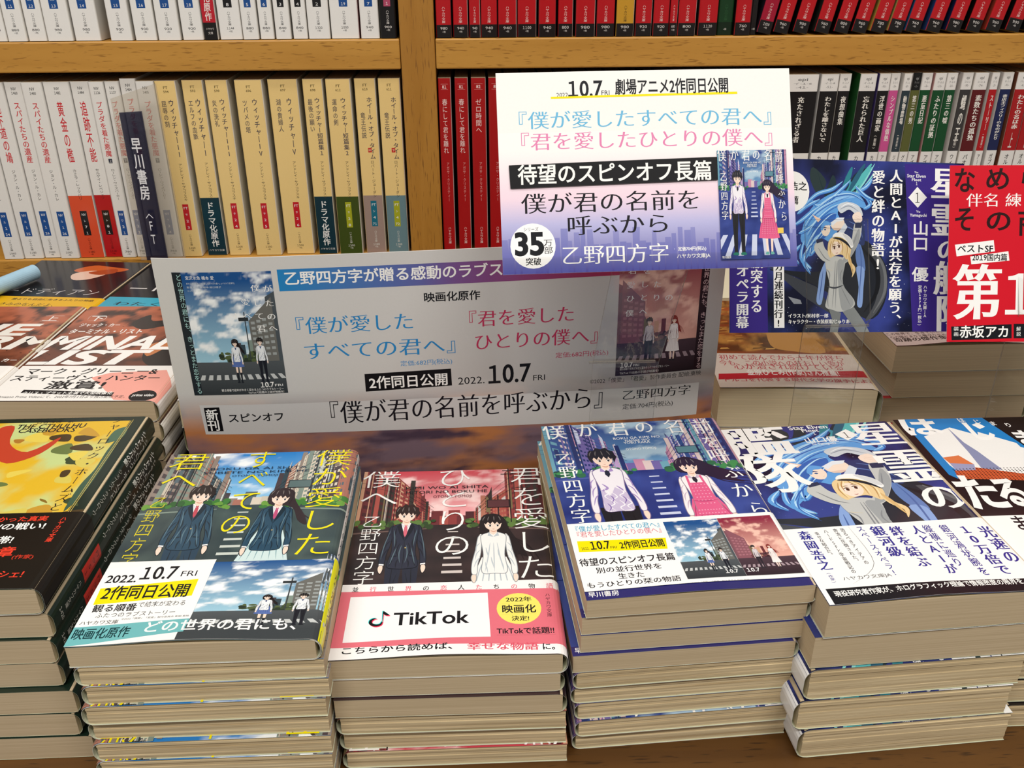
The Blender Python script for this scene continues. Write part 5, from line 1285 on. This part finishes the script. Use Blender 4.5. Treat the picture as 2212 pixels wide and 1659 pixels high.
def page_green(pg, a, b, w, H):
    B, D = lin('#e2b82c'), lin('#c8d890')
    pg.grid(6, 8, 95, H-5, 30, 40, lambda u, v: mix(B, D, min(1, max(0, .35+fbm(u*.03, v*.03, 2)*2))))
    r2 = random.Random(8)
    for i in range(46):
        u, v = r2.uniform(8, 92), r2.uniform(10, H-12); pg.blob([(u, v), (u+r2.uniform(3, 12), v+r2.uniform(-2, 5)), (u+r2.uniform(4, 14), v-r2.uniform(3, 9)), (u+1, v-r2.uniform(2, 6))], r2.choice(['#8a6a24', '#3c4a2c', '#c89a34', '#6a7a44', '#d8c85c', '#4a3a20', '#b07a30', '#e6d05a']))
    pg.blob([(30, 150), (36, 130), (50, 120), (62, 136), (58, 118), (44, 108), (30, 122), (22, 146)], '#c4442c')
    pg.blob([(93, 60), (97, 80), (97, 120), (95, 134), (93.5, 120), (94, 100), (92, 84)], '#3c5a48'); pg.blob([(90, 128), (97, 134), (96, 146), (90, 142)], '#4a6a54')
    for k in (6, 5): pg.line([(95.5+6-k, 8), (95.5+6-k, H-5+6-k)], .35, '#c8b25c')
    pg.data(PG['c0'])
    c = (a+b)/2
    pg.vtext('シャーロック・ホームズと', H-14, 84, c+2.2, 4.6, '#d8d8d0', 'm'); pg.vtext('シャドウェルの影', H-14, 110, c-3, 4.6, '#e8e8e0', 'm'); pg.vtext('ジェイムズ・ラヴグローヴ', 104, 62, c-3, 3, '#d8d8d0')
    pg.rect(a+2, 34, b-1, 56, '#d8382c'); pg.text('FT', c-2, c+2, 52, 2.5, '#3a1010'); pg.text('ラ', c-2, c+2, 47, 2.5, '#3a1010'); pg.text('5', c-1, c+1, 42, 2.5, '#3a1010'); pg.text('1', c-1, c+1, 37, 2.5, '#3a1010')
    pg.vtext('ハヤカワ文庫', 31, 12, c, 2.8, '#d0d0c8'); pg.text('1420', c-3.4, c+3.4, 8, 2.4, '#d0d0c8')
def band_green(pg, a, b, tot): pg.data(PG['b0'])
stack('dark green and yellow', -.2843, .0165, 0, .0985, 7, [0]*7, page_green, '#16281f', (band_green, '#17130f', 59), H=159, dxs=[0, 0, .001, .002, .004, .005, .007], dys=[0, -.0006, -.001, -.0016, -.002, -.003, -.004], r=4.5, lift=1.0, edge='edge', jit=.002)

def page_comic(pg, a, b, w, H):
    pg.poly([(5, 0), (70, 0), (64, 118), (54, 163), (5, 163)], '#1f80c8'); pg.poly([(10, 136), (30, 146), (62, 120), (66, 98), (64, 60), (20, 60), (10, 104)], '#f0f0ee'); pg.poly([(36, 120), (44, 140), (60, 126), (60, 118)], '#f0f0ee')
    pg.poly([(28.5, 146), (30, 128), (33, 118), (37, 98), (26, 98), (27.4, 118), (27.6, 128)], '#8a90b4'); pg.poly([(10, 112), (20, 114), (24, 104), (11, 106)], '#d87848'); pg.poly([(10, 98), (20, 102), (50, 92), (50, 86), (8, 88)], '#c85a34'); pg.poly([(11, 106), (24, 104), (22, 98), (11, 98)], '#9a9cc0')
    pg.poly([(5, 0), (106, 0), (106, 84), (50, 86), (8, 90), (5, 94)], '#1c1416'); pg.ell(72, 108, 9, 9, '#b8303c'); pg.ell(72, 108, 6, 6, '#3a1418')
    pg.add([[(u-.5, v), (u, v-.5), (u+.5, v), (u, v+.5)] for i in range(24) for j in range(10) for u, v in [(10+i*1.9, 86+j*1.5)]], '#1c1416'); pg.data(PG['c6'])
def band_comic(pg, a, b, tot): pg.data(PG['b6']); pg.text('まりの', 30, 80, 46, 14, '#14161c', 'b')
stack('blue and black comic-lettered', .267, .012, 0, .088, 6, [0, 0, 0, 1, 1, 1], page_comic, '#1c1618', (band_comic, '#f4f4f2', 54), r=4.2, dxs=[0, 0, -.003, .001, .002, .003])

# back rows
def page_brown(side):
    def f(pg, a, b, w, H):
        A, B, C = lin('#6a3c2c'), lin('#b8684a'), lin('#3a2824')
        pg.grid(0, 0, w, H, 40, 50, lambda u, v: mix(mix(A, B, min(1, max(0, (v-60)/70+fbm(u*.03, v*.05, side)*.8))), C, min(1, max(0, fbm(u*.06, v*.06, side+5)*2.4))))
        rr = random.Random(side)
        for i in range(90): pg.ell(rr.uniform(0, w), rr.uniform(50, 120), rr.uniform(.2, .9), rr.uniform(.2, .8), '#2c1c18', 6)
        if side == 1:
            pg.blob([(52, 140), (58, 128), (74, 132), (80, 124), (100, 118), (84, 114), (70, 118), (56, 112), (44, 124)], '#2a2422'); pg.blob([(80, 100), (104, 108), (104, 52), (84, 50), (72, 70)], '#1e1a1a'); pg.blob([(70, 84), (90, 96), (84, 80), (76, 66)], '#c07848')
            pg.data([e if not (e[0] == 't' and e[7] == 'bb') else tuple(e[:7])+('bbi',) for e in PG['ct']])
        else:
            pg.text('THE', 10, 84, 112, 20, '#f2efe8', 'bbi'); pg.text('TERM', 14, 112, 88.7, 21, '#f2efe8', 'bbi'); pg.text('上', 84, 95, 133, 9, '#f4f4f2'); pg.line([(83, 128), (97, 128)], .3, '#f4f4f2'); pg.line([(83, 138), (97, 138)], .3, '#f4f4f2'); pg.text('ジャック・カー', 64, 100, 60, 5, '#f4f4f2', 'b')
            pg.rect(104.4, 0, 105.3, H, '#f0ece4')
        if side == 1: pg.rect(a, 0, b, H, '#efece6')
    return f
def band_pink(pg, a, b, tot): pg.data(PG['bt'])
stack('blood-spattered brown right-hand', -.2868, .1985, -.045, .099, 7, [0]*7, page_brown(1), two('#6a4434', '#efece6', '#efece6'), (band_pink, '#f5f3f0', 50), r=5)
stack('blood-spattered brown left-hand', -.3960, .2040, -.05, .099, 7, [0]*7, page_brown(2), two('#6a4434', '#7a4a38', '#efece6'), (lambda pg, a, b, tot: None, '#f5f3f0', 50), r=5)
def page_plain(col, title, tc):
    def f(pg, a, b, w, H): pass
    return f
stack('pale-edged mid-row', -.172, .203, 0, .094, 5, [1]*5, page_plain('#2a2a2c', '', ''), '#26262a', (lambda pg, a, b, tot: None, '#f4f2ee', 50), edge='pale', topfine=False)
def page_black(side):
    def f(pg, a, b, w, H):
        if side == 0:
            pg.blob([(44, 132), (56, 146), (74, 143), (92, 138), (84, 130), (62, 126)], '#c8622c'); pg.blob([(48, 122), (60, 132), (78, 128), (70, 112), (56, 108)], '#e8c4b0'); pg.blob([(60, 128), (80, 138), (84, 128), (72, 122)], '#a84a24'); pg.data(PG['bk'][2:])
        else: pg.text('ード', 6, 40, 84, 12, '#e8e4e4', 'b')
    return f
stack('glossy black yellow-banded', -.4030, .3555, -.12, .085, 6, [0]*6, page_black(0), '#171417', (lambda pg, a, b, tot: pg.data(PG['bk'][:2]), '#e8b414', 66), jit=.0005)
stack('glossy black cyan-banded', -.2950, .3505, -.12, .085, 6, [0]*6, page_black(1), '#171417', (lambda pg, a, b, tot: (pg.text('わたくしは', 10, 80, 48, 8, '#14161c', 'm')), '#38a8c4', 62), jit=.0005)
def page_map(pg, a, b, w, H):
    A, B, C = lin('#5a3c1c'), lin('#c89448'), lin('#8a4a24')
    pg.grid(0, 0, w, H, 50, 60, lambda u, v: mix(mix(A, B, min(1, max(0, .4+fbm(u*.05, v*.03, 4)*2))), C, min(1, max(0, fbm(u*.02, v*.08, 9)*3))))
    rr = random.Random(2)
    for i in range(60): 
        u, v = rr.uniform(0, 100), rr.uniform(60, 150); pg.poly([(u, v), (u+rr.uniform(3, 9), v+1), (u+rr.uniform(3, 9), v+3), (u+1, v+2.4)], rr.choice(['#7a5a2c', '#3c2a18', '#b8803c', '#6a3a20', '#d8a858']))
    pg.blob([(48, 70), (60, 60), (84, 58), (80, 90), (70, 120), (54, 110)], '#c8944c')
def band_map(pg, a, b, tot): pg.data(PG['br'])
stack('brown map-cover', .173, .2178, -.0734, .0874, 3, [0]*3, page_map, '#7a5028', (band_map, '#ded6cc', 54), lift=1.0, edge='pale', r=8)
def page_cream(pg, a, b, w, H): pg.blob([(10, 60), (50, 70), (90, 60), (96, 140), (50, 150), (12, 140)], '#c8505a'); pg.rect(0, 0, w, 4, '#a82430')
stack('thick mauve-banded', .3014, .25, 0, .1, 5, [0]*5, page_cream, '#b8b0ac', (lambda pg, a, b, tot: pg.data(PG['br2']), '#d8c4c0', 50), lift=2.5, edge='pale', r=6, dxs=[0, .004, -.002, .001, .002])
stack('pale-covered back-row', .176, .385, 0, .085, 5, [0]*5, page_plain('', '', ''), '#dcdcc0', jit=.0006, topfine=False)

# ---------------------------------------------------------------- cards and their clear holders
def frame(O, U, V):
    U, V = Vector(U).normalized(), Vector(V); V = (V-U*V.dot(U)).normalized(); N = U.cross(V)
    m = Matrix((U, V, N)).transposed().to_4x4(); m.translation = O; return m
def card(name, m, w, h, pg, th, bend=None, nu=1, nv=1, col='#f4f3f0', mat='satin', back='#eeece8', v0=0):
    us = [w*i/nu for i in range(nu+1)]; vs = [v0+(h-v0)*i/nv for i in range(nv+1)]
    fm = lambda u, v, k: (u/1000, v/1000, ((bend(u, v) if bend else 0)+k*STEP)/1000)
    V, F, C = [], [], []
    sheet(V, F, C, fm, us, vs, th, col if callable(col) else lin(col), lin(back)); pg.emit(V, F, C, fm, us[1:-1], vs[1:-1])
    o = mesh_obj(name, V, F, M[mat], cols=C); o.matrix_world = m; return o
pg = Page(148, 100)
def white_bg(u, v):
    a = mix(lin('#f6f6f4'), lin('#f3d9e6'), min(1, max(0, (62-v)/22))); a = mix(a, lin('#b9b8e2'), min(1, max(0, (38-v)/14))); return mix(a, lin('#42409a'), min(1, max(0, (24-v)/24)))
pg.grid(0, 0, 148, 70, 8, 34, white_bg)
rr = random.Random(11)
for i in range(46):
    u = i*3.25; hh = rr.uniform(13, 22); f = lambda x, y, k=rr.uniform(0, .25): mix(white_bg(x, y-3), lin('#5a62b4'), .22+k)
    pg.add([[(u, 0), (u+rr.uniform(2, 4), 0), (u+rr.uniform(2, 4), hh), (u, hh)]], f)
pg.xf = (109.1, 4.1, 35.3/106, 54.8/157); pg.clip = (109.1, 4.1, 144.4, 58.9); cover_art(pg, 4); pg.data([e for e in PG['c4']]); pg.xf = (0, 0, 1, 1); pg.clip = (0, 0, 148, 100)
pg.data(PG['white'])
wcard = card('postcard_sign', frame((.0292, .117, .2038), (.9996, .0271, .0034), (-.016, .4607, .8874)), 148, 100, pg, .5, bend=lambda u, v: .8*math.sin(math.pi*u/148), nu=37)
tag(wcard, 'white and lilac postcard with black lettering, standing above the grey banner', 'sign')

pg = Page(148, 100); space_base(pg, 148, 100, 6); pg.data(PG['space']); pg.data(PG['blue']); 
bcard = card('postcard_sign', frame((.1603, .1675, .1483), (.9904, .1208, -.0665), (.0121, .4047, .9144)), 148, 100, pg, .5, col='#20264c')
tag(bcard, 'indigo starry postcard with white vertical lettering, behind the white postcard', 'sign')
pg = Page(148, 100); pg.data(PG['red'])
rcard = card('postcard_sign', frame((.2843, .1595, .1435), (.9994, -.0355, -.0014), (.0159, .3995, .9166)), 148, 100, pg, .5, col='#d01428')
tag(rcard, 'bright red postcard with black and white lettering, cut off by the right picture edge', 'sign')

pg = Page(329, 193, 0, -68)
def ban_bg(u, v):
    n = fbm(u*.012, v*.035, 3); g = mix(lin('#c9c8c6'), lin('#d2d1cf'), min(1, max(0, v/125)))
    s = mix(lin('#7a6470'), lin('#b8784c'), min(1, max(0, .45+n*1.8+(u-160)/600))); s = mix(s, lin('#4c3c4c'), min(1, max(0, fbm(u*.02, v*.06, 8)*2)))
    return mix(s, g, min(1, max(0, (v-14)/26)))
pg.grid(0, -68, 329, 60, 70, 80, ban_bg)
G1, G2 = lin('#2484c4'), lin('#b0305a')
pg.add([[(68.9+200*i/20, 104.3), (68.9+200*(i+1)/20, 104.3), (68.9+200*(i+1)/20, 117.4), (68.9+200*i/20, 117.4)] for i in range(20)], lambda u, v: mix(mix(G1, lin('#6a5a9a'), min(1, (u-69)/100)), G2, min(1, max(0, (u-150)/110))))
for k, (u0, v0, w, h) in ((1, (10.2, 39.4, 55.4, 77.4)), (2, (264.2, 38, 55, 78.8))):
    pg.xf = (u0, v0, w/100, h/140); pg.clip = (u0, v0, u0+w, v0+h); poster_art(pg, k)
    if k == 1: pg.rect(0, 0, 9, 140, '#232a30')
    else: pg.rect(91, 0, 100, 140, '#2c1620')
    q = '#f2f2f0'
    if k == 1:
        for s, x, y in (('僕', 82, 122), ('が', 94, 121), ('愛', 70, 107), ('し', 82, 106), ('た', 94, 105), ('す', 57, 92), ('べ', 70, 92), ('て', 82, 91), ('の', 94, 90), ('君', 82, 77), ('へ', 94, 77)): pg.text(s, x-4.5, x+4.5, y, 7.5, q, 'm')
        pg.text('宮沢氷魚 橋本 愛', 13, 42, 134, 4, q, ''); pg.text('10.7', 72, 86, 11, 6, q, 'b'); pg.text('FRI', 87, 96, 10, 2.6, q); pg.text('観る順番で結末が大きく変わるふたつのラブストーリー', 30, 96, 5.5, 3, q); pg.text('TikTokで話題の小説が映画化!', 58, 96, 2, 2.6, q)
        for i, s in enumerate(('原作:乙野四方字「僕が愛したすべての君へ」(ハヤカワ文庫刊)', '監督:松本淳 脚本:坂口理子', 'キャラクター原案:shimano')): pg.text(s, 13, 62-14*i, 128-4*i, 2, '#c8d0d4')
    else:
        for s, x, y in (('君', 14, 122), ('を', 30, 121), ('愛', 13, 106), ('し', 28, 106), ('た', 42, 105), ('ひ', 13, 91), ('と', 28, 91), ('り', 42, 90), ('の', 56, 89), ('僕', 13, 74), ('へ', 28, 75)): pg.text(s, x-4.5, x+4.5, y, 7.5, q, 'm')
        pg.text('10.7', 5, 19, 13, 6, q, 'b'); pg.text('FRI', 20, 27, 12, 2.6, q); pg.text('観る順番で結末が大きく変わるふたつのラブストーリー', 5, 62, 8, 3, q); pg.text('TikTokで話題の小説が映画化!', 5, 50, 3, 3, q)
    pg.xf = (0, 0, 1, 1); pg.clip = (0, -68, 329, 125)
pg.data(PG['banner'])
ban = card('banner_sign', frame((-.1635, .182, .0682), (.9983, .0575, .0109), (-.0096, -.0231, .9997)), 329, 125, pg, .6, bend=lambda u, v: -5*(1-min(1, u/60))**2*max(0, (v+68)/193)-3*(max(0, (u-270)/59))**2+3*math.sin(math.pi*u/329), nu=88, nv=32, col=lambda u, v: ban_bg(u, v), v0=-67.5)
tag(ban, 'wide grey paper banner with two small street posters, behind the front stacks', 'sign')

def strip(name, x0, x1, path, mat, th=.0013, parent=None, skew=0):
    V = []; n = len(path)
    for i, (y, z) in enumerate(path):
        a, b = path[max(i-1, 0)], path[min(i+1, n-1)]; dy, dz = b[0]-a[0], b[1]-a[1]; l = math.hypot(dy, dz); ny, nz = -dz/l*th/2, dy/l*th/2; s = skew*z
        V += [(x0+s, y+ny, z+nz), (x1+s, y+ny, z+nz), (x1+s, y-ny, z-nz), (x0+s, y-ny, z-nz)]
    F = [(3, 2, 1, 0), (4*n-4, 4*n-3, 4*n-2, 4*n-1)]; FM = [1, 1]
    for i in range(n-1):
        b = 4*i; F += [(b, b+1, b+5, b+4), (b+1, b+2, b+6, b+5), (b+2, b+3, b+7, b+6), (b+3, b, b+4, b+7)]; FM += [0, 1, 0, 1]
    return mesh_obj(name, V, F, [M['clear'], M['edgec']], parent, FM)
def holder(x0, x1, yb, zf, ys, zs, back, label, lipx=None, skew=0):
    root = empty('card_holder', Matrix.Translation(((x0+x1)/2, yb, 0))); tag(root, label, 'card holder', 'clear acrylic card holders')
    inv = Matrix.Translation((-(x0+x1)/2, -yb, 0))
    o = strip('stem', x0, x1, [(yb, .0005), (yb, zf-.004), (yb-.001, zf), (yb-.004, zf+.004), (ys, zs), (ys+back*.46, zs+back*.887)], 'clear', skew=skew); o.parent = root; o.matrix_parent_inverse = inv
    o = strip('foot_plate', x0, x1, [(yb+.0012, .0008), (yb+.030, .0008)], 'clear'); o.parent = root; o.matrix_parent_inverse = inv
    o = strip('fold_rib', x0, x1, [(yb-.0035, zf+.0005), (yb-.0035, zf+.0015)], 'edgec', .002); o.parent = root; o.matrix_parent_inverse = inv
    return root
pocket = card('pocket_strip', frame((.0292, .117, .2038), (.9996, .0271, .0034), (-.016, .4607, .8874)) @ Matrix.Translation((0, 0, .0021)), 148, 8, Page(148, 8), .4, col='#ffffff', mat='clear')
wh = holder(.0795, .1178, .1675, .132, .122, .2015, .07, 'clear acrylic stand carrying the white postcard, in front of the grey banner', skew=.02)
pocket.parent = wh; pocket.matrix_parent_inverse = wh.matrix_world.inverted()
holder(.2045, .2412, .172, .150, .171, .162, .05, 'clear acrylic stand carrying the indigo starry postcard')
holder(.325, .362, .170, .148, .1635, .158, .05, 'clear acrylic stand carrying the red postcard')

# frosted divider with the navy strip, against the spines of the middle left shelf
dv = empty('shelf_divider', Matrix.Translation((-.27, .503, .0865))); tag(dv, 'frosted plastic divider with navy lettered strip before the white spines', 'shelf divider')
def plate(name, pts, y0, y1, mat, parent):
    n = len(pts); V = [(x, y0, z) for x, z in pts]+[(x, y1, z) for x, z in pts]
    F = [tuple(range(n)), tuple(range(2*n-1, n-1, -1))]+[(i, n+i, n+(i+1) % n, (i+1) % n) for i in range(n)]
    o = mesh_obj(name, V, F, M[mat], parent); o.matrix_parent_inverse = parent.matrix_world.inverted(); return o
plate('plate', [(-.2905, .0868), (-.2502, .0868), (-.2504, .2412), (-.2902, .2292)], .5015, .503, 'frost', dv)
stp = plate('name_strip', [(-.2843, .0872), (-.2655, .0872), (-.2656, .2190), (-.2844, .2180)], .4995, .5010, 'navy', dv)
pg = Page(19, 133); pg.vtext('早川書房', 110, 56, 9.3, 8.2, '#e8e8ec', 'b'); pg.vtext('〈FT', 50, 14, 9.3, 6.4, '#e8e8ec', '')
V, F, C = [], [], []; pg.emit(V, F, C, lambda u, v, k: (-.2843+u/1000, .4994-k*.00001, .0872+v/1000))
lt = mesh_obj('lettering', V, F, M['gloss'], stp, cols=C); lt.matrix_parent_inverse = Matrix.Identity(4)

# pale blue roll of paper on the black book
def tube(name, p0, p1, r, th, mat, n=28):
    a, b = Vector(p0), Vector(p1); d = (b-a); L = d.length; V = []; F = []
    for (rr_, z) in ((r, 0), (r, L), (r-th, L), (r-th, 0)):
        V += [(rr_*math.cos(2*math.pi*i/n), rr_*math.sin(2*math.pi*i/n), z) for i in range(n)]
    for k in range(4):
        for i in range(n): j = (i+1) % n; k2 = (k+1) % 4; F.append((k*n+i, k*n+j, k2*n+j, k2*n+i))
    o = mesh_obj(name, V, F, mat, smooth=False); o.matrix_world = Matrix.Translation(a) @ d.to_track_quat('Z', 'Y').to_matrix().to_4x4(); return o
tag(tube('paper_roll', (-.392, .395, .0925), (-.366, .4570, .0925), .0065, .0006, M['blue']), 'rolled pale blue paper lying on the black book at the left picture edge', 'paper roll')
